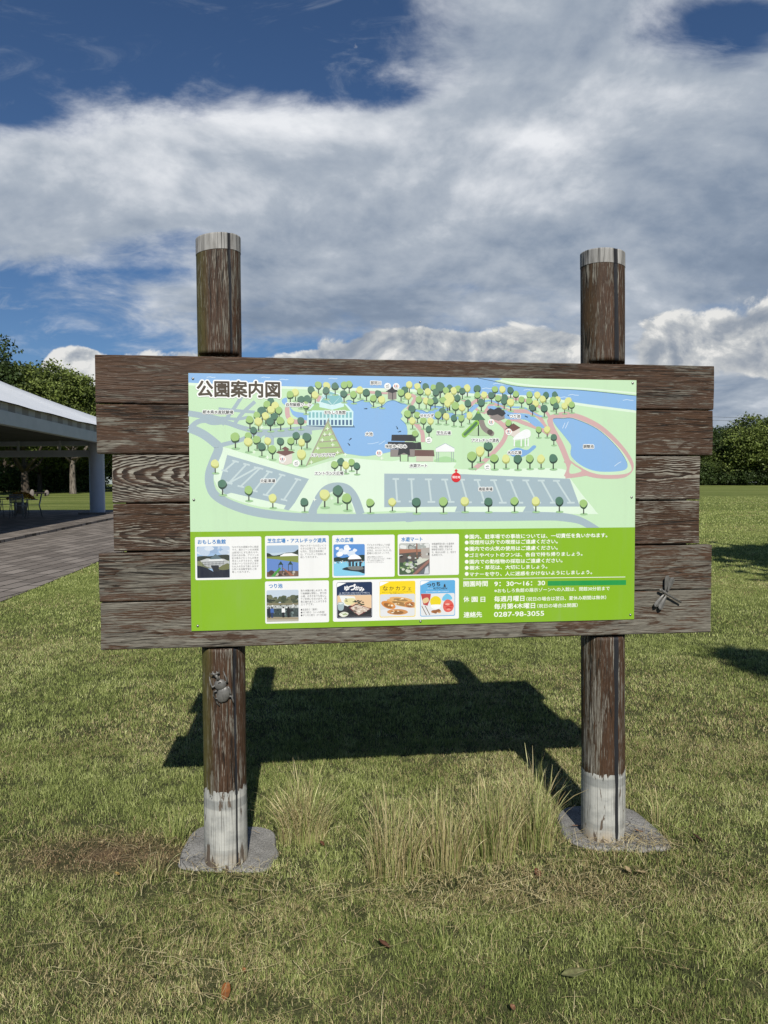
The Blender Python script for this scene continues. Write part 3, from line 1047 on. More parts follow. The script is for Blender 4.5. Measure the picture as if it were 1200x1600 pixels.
# stepped plaza
tri_ = [(775, 320), (856, 494), (662, 558)]
a.tri(A(tri_), (170, 200, 138))
for p in ([(780, 312), (662, 560)], [(772, 330), (858, 496)], [(748, 405), (808, 392)], [(728, 436), (820, 428)], [(712, 468), (838, 462)], [(695, 500), (850, 490)], [(757, 378), (795, 362)]):
    a.stroke(A(p), 1.7 * U, (162, 156, 142), False)
for (sx, sy) in ((772, 366), (758, 395), (784, 395), (745, 425), (795, 424), (722, 468), (800, 450), (825, 490), (688, 540), (390, 488), (460, 515), (865, 502), (1055, 520), (795, 728), (845, 762), (430, 360), (705, 735)):
    for q_ in (((-9, 0), (9, 0)), ((0, -9), (0, 9))):
        a.stroke(A([(sx + q_[0][0], sy + q_[0][1]), (sx + q_[1][0], sy + q_[1][1])]), 1.1 * U, (238, 248, 232), False)
# restaurant, market and tents
a.tri(D([(140, 790), (410, 790), (410, 872), (140, 872)]), (142, 134, 131))
a.tri(D([(425, 862), (612, 862), (612, 925), (425, 925)]), (206, 200, 184))
a.tri(D([(250, 850), (335, 850), (335, 925), (250, 925)]), (190, 226, 178))
a.tri(D([(410, 796), (620, 800), (628, 868), (408, 866)]), (112, 84, 80))
a.tri(D([(112, 708), (476, 712), (486, 792), (110, 785)]), (54, 56, 60))
a.tri(D([(155, 630), (412, 630), (425, 702), (150, 697)]), (54, 56, 60))
a.tri(D([(232, 785), (352, 785), (358, 862), (290, 830), (222, 862)]), (54, 56, 60))
for xx in (250, 335):
    a.tri(D([(xx - 5, 850), (xx + 5, 850), (xx + 5, 925), (xx - 5, 925)]), (54, 56, 60))
a.smooth(D([(640, 900), (745, 868), (850, 900), (850, 930), (640, 930)]), (170, 214, 160))
for xx in (652, 672, 815, 836):
    a.tri(D([(xx - 3, 815), (xx + 3, 815), (xx + 3, 925), (xx - 3, 925)]), (150, 164, 172))
a.tri(D([(640, 778), (745, 722), (848, 778), (848, 818), (640, 818)]), (240, 243, 244))
a.stroke(D([(640, 780), (745, 724), (848, 780)]), 0.7 * U, (150, 170, 186), False)
for (fx, fy, sc_) in ((1008, 150, 1.0),):
    a.tri(Cc([(960, 155), (1056, 155), (1056, 235), (1012, 245), (960, 235)]), (142, 134, 131))
    a.tri(Cc([(936, 152), (985, 125), (1008, 95), (1035, 125), (1082, 150), (1045, 160), (1010, 172), (970, 160)]), (54, 56, 60))
    a.tri(Cc([(1008, 165), (1016, 165), (1016, 245), (1008, 245)]), (54, 56, 60))
a.tri(A([(520, 495), (588, 495), (588, 545), (556, 556), (520, 545)]), (222, 214, 205))
a.tri(A([(504, 490), (552, 458), (602, 490), (552, 508)]), (116, 84, 78))
a.tri(B([(515, 345), (575, 345), (575, 375), (545, 388), (515, 372)]), (222, 214, 205))
a.tri(B([(502, 350), (543, 320), (578, 342), (545, 360)]), (116, 84, 78))
a.tri(B([(430, 275), (500, 278), (500, 298), (470, 308), (430, 296)]), (142, 134, 131))
a.tri(B([(412, 262), (428, 246), (448, 252), (470, 240), (494, 252), (506, 272), (488, 288), (466, 276), (440, 282), (415, 278)]), (54, 56, 60))
a.smooth(B([(548, 430), (590, 438), (615, 415), (610, 405), (560, 408)]), (170, 214, 160))
for xx in (548, 582, 602, 616):
    a.tri(B([(xx - 3, 395), (xx + 3, 395), (xx + 3, 434), (xx - 3, 434)]), (240, 243, 244))
a.smooth(B([(544, 402), (552, 382), (580, 362), (606, 350), (626, 358), (626, 385), (600, 396)]), (240, 243, 244))
# playground
a.smooth(B([(325, 378), (372, 340), (430, 372), (440, 380)]), (178, 208, 164))
a.tri(B([(368, 300), (374, 300), (374, 382), (368, 382)]), (46, 56, 52))
a.stroke(B([(362, 318), (335, 345), (302, 377)]), 8.5 * U, (140, 196, 72), True, True)
a.stroke(B([(360, 320), (335, 346), (304, 375)]), 4.6 * U, (78, 120, 84), True, True)
a.stroke(B([(386, 312), (400, 345), (436, 370)]), 8.5 * U, (142, 134, 128), True, True)
a.disc(B([(428, 364)])[0], 4.5 * U, (92, 84, 80))
a.tri(B([(366, 260), (352, 285), (334, 304), (406, 304), (388, 285), (374, 260)]), (84, 122, 96))
a.tri(B([(366, 262), (370, 252), (377, 262), (378, 272), (364, 272)]), (140, 196, 72))
# trees of the map, drawn from the far ones to the near ones
TC = {'g': ((160, 196, 122), (58, 86, 62)), 'y': ((219, 225, 150), (176, 184, 108)), 'd': ((84, 124, 104), (44, 68, 58))}
icons = []
for f_, sc0, lst in ((A, 1.0, "458,240,g 500,245,y 432,276,d,1.3 478,268,y 520,272,g 497,303,d 450,300,y 405,297,g 368,320,g,1.1 413,328,y,1.1 475,330,d,1.1 528,326,g,1.1 580,325,y 633,325,d 388,375,d 360,405,g 292,412,g,1.25 360,435,y,1.15 405,425,g,1.1 430,460,d,1.1 462,430,y 485,475,g,1.15 527,432,d 583,432,g 637,437,y 610,403,d 665,412,d,1.3 637,500,y,1.3 578,190,g 605,178,y 635,215,d 660,245,g 668,215,d,1.2 708,190,y 688,165,d 725,140,g 768,142,y 766,168,d 812,145,d 860,140,g 885,135,g 858,185,d 908,190,g 942,165,y 975,178,d 1012,210,g 1055,215,y 1037,185,d 842,540,d,1.1 810,555,g,1.05 868,555,y 898,542,g 925,560,d 187,548,y,1.1 225,655,d,1.25 362,688,g,1.2 487,727,y,1.15 653,748,d,1.15 757,710,y,1.5 826,690,d,1.5 874,730,g,1.4 995,752,g,1.2 1110,748,y,1.1 1155,180,g 1175,165,d 478,222,d"),
                     (B, 0.95, "30,130,y 8,158,d 25,185,y 70,138,y 110,140,d 85,163,g 122,165,y 150,145,g 182,142,d,1.5 162,168,d,1.1 212,160,g 230,145,d 250,160,y 270,150,g 292,162,d 316,147,y,1.1 365,150,d,1.15 367,182,g 400,180,y 435,183,d 453,153,g 490,153,y 530,157,d 78,205,g,1.1 113,210,y 135,215,g 157,208,d 197,207,g 228,198,y,1.6 218,222,y 258,235,g,1.2 268,195,d 290,243,y 320,222,d,1.1 385,218,d,1.1 468,198,g 502,193,d 498,212,d 530,217,y,1.1 556,178,g 584,205,g 624,180,g 662,180,y 704,182,d 688,200,y 622,212,g 654,222,y 638,244,d 748,180,d 762,203,y 742,210,g,1.25 755,235,d 696,247,d,1.1 815,212,y,1.15 832,230,g 796,234,y 43,250,d,1.1 22,275,g,1.1 70,280,g 46,308,y 100,308,g 135,308,y 193,262,d,1.1 172,280,g,1.1 212,286,y 250,295,d 287,297,g 327,282,y 127,350,d 60,372,g 520,320,g 340,485,g,1.5 380,457,y,1.4 420,432,d,1.4 450,495,g,1.35 507,495,y,1.25 565,497,d,1.35 625,495,g,1.3 680,495,y,1.25 740,495,d,1.35 668,352,g 710,352,y 743,390,d 65,710,d,1.4 198,708,g,1.4 304,705,y,1.35 421,708,d,1.3 549,706,g,1.35 654,705,y,1.35 770,705,d,1.35 890,718,g,1.3")):
    for t in lst.split():
        q = t.split(',')
        p = f_([(float(q[0]), float(q[1]))])[0]
        icons.append((p[0], p[1], q[2], (float(q[3]) if len(q) > 3 else 1.0) * sc0))
icons.sort(key=lambda t: -t[1] + 0.012 * t[3])
irng = random.Random(11)
placed = []
y_base, y_top = a.y, a.y
for (sx, sz, kd, sc_) in icons:
    r = 5.4 * U * sc_
    lv = 1 + max([l for (ox, oz, r2, l) in placed if abs(ox - sx) < (r + r2) * 1.15 and abs(oz - sz) < (r + r2) * 1.9] or [0])
    placed.append((sx, sz, r, lv))
    a.y = y_base - lv * 5 * a.step
    lt, dk = TC[kd]
    a.disc((sx + 0.1 * r, sz - 2.45 * r), 0.95 * r, (160, 200, 152), 0.28 * r, 14)
    a.tri([(sx - 0.13 * r, sz - 2.4 * r), (sx + 0.17 * r, sz - 2.4 * r), (sx + 0.14 * r, sz), (sx - 0.10 * r, sz)], (62, 66, 60))
    blob = [1 + 0.09 * irng.uniform(-1, 1) for _ in range(9)]
    pts = [(sx + r * 1.0 * blob[i] * math.cos(2 * math.pi * i / 9), sz - 0.12 * r + r * 1.08 * blob[i] * math.sin(2 * math.pi * i / 9)) for i in range(9)]
    a.tri(spline(pts, True, 3), dk)
    pts = [(sx - 0.06 * r + r * 0.95 * blob[i] * math.cos(2 * math.pi * i / 9), sz + 0.14 * r + r * 0.93 * blob[i] * math.sin(2 * math.pi * i / 9)) for i in range(9)]
    a.tri(spline(pts, True, 3), lt)
    y_top = min(y_top, a.y)
a.y = y_top
# round pictogram badges
for (bx, by) in ((1085, 145), (1130, 146), (538, 526), (610, 546), (1041, 494)):
    p = A([(bx, by)])[0]
    a.disc(p, 5.2 * U, (246, 248, 246))
    if bx in (1130, 538, 1041):
        for k_, cl in ((-1, (200, 70, 60)), (0, (60, 70, 110)), (1, (226, 150, 120))):
            a.tri([(p[0] + (k_ * 2.4 - .8) * U, p[1] - 1.0 * U), (p[0] + (k_ * 2.4 + .8) * U, p[1] - 1.0 * U), (p[0] + (k_ * 2.4 + .5) * U, p[1] + 2.6 * U), (p[0] + (k_ * 2.4 - .5) * U, p[1] + 2.6 * U)], cl)
    else:
        a.stroke([(p[0] - 2.8 * U, p[1] + .2 * U), (p[0] + 2.8 * U, p[1] + .2 * U)], 0.8 * U, (70, 76, 76), False)
        a.stroke([(p[0] - 2 * U, p[1] + .8 * U), (p[0] + 2 * U, p[1] + 2.6 * U)], 0.6 * U, (90, 96, 96), False)
    a.stroke([(p[0] - 2.6 * U, p[1] - 2.4 * U), (p[0] + 2.6 * U, p[1] - 2.4 * U)], 0.9 * U, (110, 116, 116), False)
for (bx, by) in ((434, 315), (520, 362), (126, 403), (415, 535)):
    p = B([(bx, by)])[0]
    a.disc(p, 5.2 * U, (246, 248, 246))
    if by in (315, 362):
        for k_, cl in ((-1, (200, 70, 60)), (0, (60, 70, 110)), (1, (226, 150, 120))):
            a.tri([(p[0] + (k_ * 2.4 - .8) * U, p[1] - 1.0 * U), (p[0] + (k_ * 2.4 + .8) * U, p[1] - 1.0 * U), (p[0] + (k_ * 2.4 + .5) * U, p[1] + 2.6 * U), (p[0] + (k_ * 2.4 - .5) * U, p[1] + 2.6 * U)], cl)
    else:
        a.stroke([(p[0] - 2.8 * U, p[1] + .2 * U), (p[0] + 2.8 * U, p[1] + .2 * U)], 0.8 * U, (70, 76, 76), False)
        a.stroke([(p[0] - 2 * U, p[1] + .8 * U), (p[0] + 2 * U, p[1] + 2.6 * U)], 0.6 * U, (90, 96, 96), False)
    a.stroke([(p[0] - 2.6 * U, p[1] - 2.4 * U), (p[0] + 2.6 * U, p[1] - 2.4 * U)], 0.9 * U, (110, 116, 116), False)
# "you are here" marker
p = B([(261, 587)])[0]
RED = (214, 40, 48)
a.disc(p, 7.6 * U, RED, None, 28)
a.tri([(p[0] - 1.2 * U, p[1] + 7 * U), (p[0] + 1.2 * U, p[1] + 7 * U), (p[0] + 1.2 * U, p[1] + 10 * U), (p[0] + 3 * U, p[1] + 10 * U), (p[0], p[1] + 13.4 * U), (p[0] - 3 * U, p[1] + 10 * U), (p[0] - 1.2 * U, p[1] + 10 * U)], RED)
a.build('map_drawing', panel)

# place names
lb = Art(y0=a.y - 0.00002)
INK = (38, 40, 42)


def from_(ox, oy, sc_):
    return lambda px, py: on_panel(ox + px / sc_, oy + py / sc_)


fa, fb = from_(280, 560, 3.3333), from_(630, 560, 3.1579)
for (fn, s, x0, x1, yc, k_) in ((fa, '那珂川', 997, 1050, 128, 1), (fa, '自然観察ゾーン', 557, 688, 242, 1), (fa, 'おもしろ魚館', 757, 866, 281, 1), (fa, '大池', 970, 1007, 394, 1), (fa, '味処ゆづかみ', 1075, 1184, 458, 1),
                                (fa, '栃木県水産試験場', 123, 281, 280, 1), (fa, 'ステッププラザ', 686, 812, 504, 1), (fa, 'エントランス広場', 707, 854, 598, 1), (fa, '北駐車場', 424, 500, 638, 1),
                                (fb, 'せせらぎ', 83, 150, 283, 1), (fb, '芝生広場', 166, 234, 368, 1), (fb, 'アスレチック遊具', 339, 472, 404, 1), (fb, 'つり池', 526, 577, 286, 1), (fb, '水の広場', 515, 582, 465, 1),
                                (fb, '調整池', 889, 939, 435, 1), (fb, '水遊マート', 33, 117, 529, 1), (fb, '南駐車場', 373, 440, 645, 1)):
    text(lb, s, x0, x1, yc, INK, 0.030, halo=4.0, fit=fn)
text(lb, '現在地', 242, 281, 586, (250, 236, 236), 0.03, fit=fb)
lb.build('place_name_lettering', panel)

tl = Art(y0=a.y - 0.00003)
text(tl, '公園案内図', 308, 437, 608.5, (74, 64, 48), 0.034, halo=3.0, em=27.0)
tl.build('title_lettering', panel)

# ---- information cards
BLUE = (38, 124, 190)
TXT = (84, 84, 88)


def card(name, tlx, tly, brx, bry, label):
    c = Art(y0=-0.00607, step=0.000003)
    p0, p1 = on_panel(tlx, tly), on_panel(brx, bry)
    c.rrect(p0[0], p1[1], p1[0], p0[1], 2.4 * U, (240, 241, 240))
    return c


def body(c, lines, x0, y0, x1, dy, em, slope=0.0):
    for i, s in enumerate(lines):
        w_ = (x1 - x0) * min(1.0, len(s) / max(len(q) for q in lines))
        text(c, s, x0, x0 + w_, y0 + i * dy - slope * (w_ / 2), TXT, 0.0, em=em)


def clip_rect(pts, x0, x1, z0, z1):
    def half(ps, inside, cut):
        out = []
        for i in range(len(ps)):
            a_, b_ = ps[i - 1], ps[i]
            ia, ib = inside(a_), inside(b_)
            if ia != ib:
                out.append(cut(a_, b_))
            if ib:
                out.append(b_)
        return out
    ax_ = lambda k_, val: (lambda a_, b_: tuple(a_[j] + (b_[j] - a_[j]) * (val - a_[k_]) / (b_[k_] - a_[k_]) for j in (0, 1)))
    for k_, val, sg in ((0, x0, 1), (0, x1, -1), (1, z0, 1), (1, z1, -1)):
        if len(pts) < 3:
            return []
        pts = half(pts, lambda q: sg * (q[k_] - val) >= 0, ax_(k_, val))
    return pts


class Pic:
    """a small printed photograph: unit square coordinates, y down"""
    def __init__(self, c, x0, y0, x1, y1, back):
        self.c = c
        p0, p1 = on_panel(x0, y0), on_panel(x1, y1)
        self.x0, self.x1, self.z0, self.z1 = p0[0], p1[0], p1[1], p0[1]
        c.rrect(self.x0, self.z0, self.x1, self.z1, 2.2 * U, back)

    def m(self, pts):
        return [(self.x0 + (self.x1 - self.x0) * q[0], self.z1 + (self.z0 - self.z1) * q[1]) for q in pts]

    def p(self, pts, col, sm=False):
        q = self.m(pts)
        q = spline(q, True, 4) if sm else q
        i_ = 0.3 * U
        q = clip_rect(q, self.x0 + i_, self.x1 - i_, self.z0 + i_, self.z1 - i_)
        if len(q) > 2:
            self.c.tri(q, col)

    def blobs(self, seed, n_, xr, yr, rr, cols):
        r_ = random.Random(seed)
        for _ in range(n_):
            x_, y_, s_ = r_.uniform(*xr), r_.uniform(*yr), r_.uniform(*rr)
            k_ = r_.uniform(0.5, 1.0)
            self.p([(x_ + s_ * r_.uniform(.7, 1.1) * math.cos(t), y_ + k_ * s_ * r_.uniform(.7, 1.1) * math.sin(t)) for t in (0, 1.05, 2.1, 3.14, 4.2, 5.2)], r_.choice(cols), True)

    def line(self, pts, wd, col):
        self.c.stroke(self.m(pts), wd * U, col, False)


# aquarium
c = card('', 304.5, 839.3, 408.8, 904.6, '')
text(c, 'おもしろ魚館', 309, 352.5, 846.7, BLUE, 0.032, em=7.6)
p = Pic(c, 307.4, 854, 359.2, 902.6, (158, 188, 222))
p.blobs(1, 16, (0, 1), (0.02, 0.20), (0.08, 0.22), [(214, 224, 236), (190, 206, 226), (150, 176, 208)])
p.p([(0, .33), (.2, .30), (.4, .31), (.75, .27), (1, .29), (1, .5), (0, .5)], (52, 60, 54), True)
p.p([(0, .46), (1, .44), (1, .7), (0, .7)], (126, 132, 98))
p.p([(.1, .45), (.3, .38), (.82, .40), (.98, .48), (.98, .58), (.55, .74), (.25, .62)], (196, 200, 200))
p.p([(.38, .40), (.57, .24), (.76, .39), (.6, .44)], (92, 112, 120))
p.p([(.36, .41), (.78, .40), (.80, .46), (.36, .46)], (226, 230, 230))
for i in range(16):
    xx = .18 + i * .042
    p.line([(xx, .48), (xx, .62 if i > 11 else .70)], 0.55, (48, 56, 66))
p.line([(.15, .5), (.95, .47)], .5, (70, 76, 84))
p.line([(.2, .57), (.95, .53)], .5, (70, 76, 84))
p.p([(0, .60), (.12, .62), (.3, .68), (.5, .80), (.7, .74), (1, .68), (1, 1), (0, 1)], (28, 36, 52))
p.p([(.42, .6), (.66, .6), (.7, .78), (.5, .8)], (40, 44, 50))
p.p([(.66, .68), (.9, .55), (1, .58), (1, .72), (.75, .75)], (112, 116, 78), True)
body(c, ['なかがわ水遊園の中心施設', 'です。展示ゾーンの水族館', 'は那珂川にすむ魚たちや、', '日本の淡水魚、アマゾンの', '巨大魚などたくさんの魚を', '見ることができます。体験', '交流ゾーンではお子さまか', 'ら大人の方まで楽しみなが', 'ら学べる体験学習をご用', '意しております。'], 362.6, 854.6, 404, 4.33, 3.7)
c.build('info_card', panel)

# lawn and playground
c = card('', 414, 837.6, 514.2, 902.8, '')
text(c, '芝生広場・アスレチック遊具', 418, 509.5, 844.7, BLUE, 0.032, em=7.4)
p = Pic(c, 416.3, 852.3, 466.8, 900.8, (190, 208, 222))
p.p([(0, 0), (1, 0), (1, .2), (0, .25)], (170, 192, 214))
p.p([(0, .25), (.1, .26), (.2, .32), (.4, .30), (.6, .24), (.85, .22), (1, .14), (1, .4), (0, .4)], (44, 56, 46), True)
p.p([(0, .36), (1, .33), (1, .58), (0, .46)], (128, 142, 66))
p.p([(.42, .33), (.55, .26), (.78, .25), (.98, .31), (.98, .34), (.42, .35)], (244, 246, 246))
p.p([(0, .41), (.3, .44), (1, .56), (1, .86), (0, .86)], (100, 136, 200))
p.p([(0, .84), (.5, .8), (1, .82), (1, 1), (0, 1)], (112, 88, 76))
p.blobs(4, 10, (0, 1), (0.86, 0.96), (0.04, 0.10), [(160, 140, 128), (70, 54, 46), (190, 180, 168)])
for cx_ in (.44, .74):
    p.p([(cx_ - .08, .62), (cx_, .50), (cx_ + .08, .62)], (36, 66, 54))
    for d_ in (-.06, .055):
        p.line([(cx_ + d_, .6), (cx_ + d_, .92)], .9, (50, 58, 56))
p.p([(.40, .70), (.46, .72), (.24, 1.0), (.12, 1.0)], (72, 150, 66))
p.p([(.46, .68), (.52, .72), (.88, .98), (.74, .98)], (160, 104, 78))
body(c, ['約2ヘクタールの広いくつ', 'ろぎの広場です。せせらぎ', 'も流れ、芝生広場奥横に', 'は、アスレチック遊具も併', '設しております。'], 469.5, 852.6, 509.5, 4.45, 3.8)
c.build('info_card', panel)

# fishing pond
c = card('', 414, 908.6, 514.2, 972, '')
text(c, 'つり池', 420, 441.3, 915.7, BLUE, 0.032, em=7.6)
p = Pic(c, 416.3, 922.3, 466.8, 970.6, (196, 210, 224))
p.blobs(9, 46, (0, 1), (0.22, 0.42), (0.05, 0.12), [(62, 74, 54), (84, 92, 66), (48, 58, 46), (106, 110, 82)])
p.p([(0, .40), (1, .42), (1, .5), (0, .5)], (128, 122, 96))
p.p([(0, .48), (1, .48), (1, .60), (0, .60)], (178, 184, 182))
p.blobs(5, 40, (0, 1), (0.47, 0.57), (0.012, 0.03), [(236, 238, 236), (60, 64, 66), (210, 214, 212), (110, 112, 110)])
p.p([(0, .58), (1, .58), (1, .86), (0, .86)], (58, 72, 72))
p.blobs(6, 26, (0, 1), (0.62, 0.84), (0.015, 0.05), [(120, 138, 138), (34, 42, 46), (90, 106, 106)])
p.p([(0, .84), (1, .87), (1, 1), (0, 1)], (158, 146, 122))
p.p([(0, .92), (1, .94), (1, 1), (0, 1)], (182, 178, 162))
for (hx_, cl, cl2) in ((.08, (36, 40, 58), (30, 34, 44)), (.17, (70, 104, 170), (44, 60, 98)), (.52, (238, 240, 240), (28, 30, 38)), (.68, (30, 32, 36), (26, 28, 32))):
    p.p([(hx_ - .05, .58), (hx_ + .05, .58), (hx_ + .06, .72), (hx_ - .05, .72)], cl)
    p.p([(hx_ - .04, .71), (hx_ + .04, .71), (hx_ + .03, .87), (hx_ - .03, .87)], cl2)
    p.p([(hx_ - .02, .53), (hx_ + .02, .53), (hx_ + .025, .58), (hx_ - .025, .58)], (40, 36, 36))
body(c, ['釣り体験が楽しめます。釣', 'り指導員も常駐し、釣り初', '心者、お子さまでも安心し', 'てご利用いただけます。釣', '魚と触れあうことができる', 'エリアです。'], 470, 922.6, 510, 4.33, 3.7)
body(c, ['●五目釣り（通年）', '●マス釣り（11～5月頃）', '●ザリガニ釣り（7～9月頃）'], 470, 952.4, 510, 4.33, 3.7)
c.build('info_card', panel)

# water plaza
c = card('', 519, 836.4, 616.6, 900.9, '')
text(c, '水の広場', 524.5, 552, 843.9, BLUE, 0.032, em=7.6)
p = Pic(c, 521, 850.6, 570.1, 899.2, (92, 146, 212))
p.blobs(12, 16, (0.02, 0.7), (0.06, 0.32), (0.06, 0.14), [(232, 238, 246), (214, 226, 240), (246, 248, 250)])
p.p([(0, .44), (.15, .40), (.3, .43), (.6, .38), (1, .35), (1, .56), (0, .56)], (40, 58, 52), True)
p.p([(0, .55), (1, .54), (1, 1), (0, 1)], (134, 204, 232))
p.blobs(13, 26, (0, 1), (0.52, 0.60), (0.012, 0.03), [(240, 240, 236), (90, 80, 76), (206, 160, 140)])
p.p([(.46, .44), (.56, .35), (.70, .32), (.82, .38), (.89, .46), (.89, .49), (.46, .48)], (250, 250, 250))
for xx in (.47, .88):
    p.line([(xx, .46), (xx, .70)], .7, (60, 62, 66))
p.p([(.47, .48), (.88, .47), (.88, .55), (.47, .56)], (64, 60, 60))
for (xx, yy_) in ((.52, .60), (.62, .62), (.73, .64), (.85, .62)):
    p.p([(xx - .03, yy_ - .06), (xx + .03, yy_ - .06), (xx + .035, yy_ + .10), (xx - .03, yy_ + .10)], (52, 50, 56))
p.p([(.27, .79), (.45, .72), (.75, .75), (1, .70), (1, .93), (.8, .88), (.5, .84)], (40, 54, 62), True)
p.p([(.45, .72), (.85, .70), (.95, .80), (.6, .82)], (120, 124, 122), True)
body(c, ['子どもたちが安心して水遊', 'びが楽しめるエリアです。', '水深は、大人のくるぶし位。', '夏場の人気スポットです。'], 573.4, 851.4, 612, 4.3, 3.7)
body(c, ['※夏休み期間は土日祝日の', '9:30～16:30となります。天候に', 'よっては中止する場合がござ', 'いますのでご了承ください。'], 573.4, 870.2, 612, 2.75, 2.4)
c.build('info_card', panel)

# market
c = card('', 621.4, 835.2, 717, 898, '')
text(c, '水遊マート', 627.2, 660, 842.7, BLUE, 0.032, em=7.4)
p = Pic(c, 623.6, 849.2, 671.2, 897.4, (92, 84, 80))
p.p([(0, 0), (1, 0), (1, .16), (0, .2)], (190, 194, 190))
p.blobs(21, 14, (0, 1), (0.02, 0.16), (0.05, 0.12), [(228, 230, 228), (120, 124, 122), (170, 176, 172)])
p.p([(0, .18), (.72, .19), (.72, .27), (0, .32)], (168, 118, 96))
p.p([(.56, .0), (.6, .0), (.6, .5), (.56, .5)], (136, 92, 74))
p.p([(.72, .16), (1, .14), (1, .5), (.72, .5)], (176, 170, 164))
p.blobs(22, 16, (0.02, 1), (0.32, 0.52), (0.03, 0.09), [(52, 46, 44), (140, 104, 86), (200, 202, 198), (76, 84, 70)])
p.p([(.35, .62), (.7, .48), (1, .50), (.7, .66), (.5, .74)], (210, 214, 200))
p.p([(0, .6), (.25, .62), (.5, 1), (0, 1)], (74, 96, 68))
p.blobs(23, 24, (0.0, .55), (0.62, 0.98), (0.03, 0.09), [(166, 192, 136), (60, 84, 62), (206, 214, 196), (118, 148, 96)])
p.blobs(24, 14, (0.2, .6), (0.54, 0.80), (0.03, 0.07), [(60, 70, 76), (196, 200, 196), (120, 132, 120)])
p.p([(.42, 1), (.55, 1), (1, .60), (1, .50)], (150, 108, 98))
p.p([(.6, 1), (1, .64), (1, 1)], (98, 104, 112))
p.p([(.86, .8), (.96, .72), (.98, .98), (.82, .98)], (206, 210, 214))
body(c, ['地場産野菜を扱った直売所', 'も併設。朝取り季節の新', '鮮野菜を販売しておりま', 'す。味はもお得！と、地元で', 'も評判です。'], 674.6, 849.8, 712.4, 4.35, 3.7)
c.build('info_card', panel)

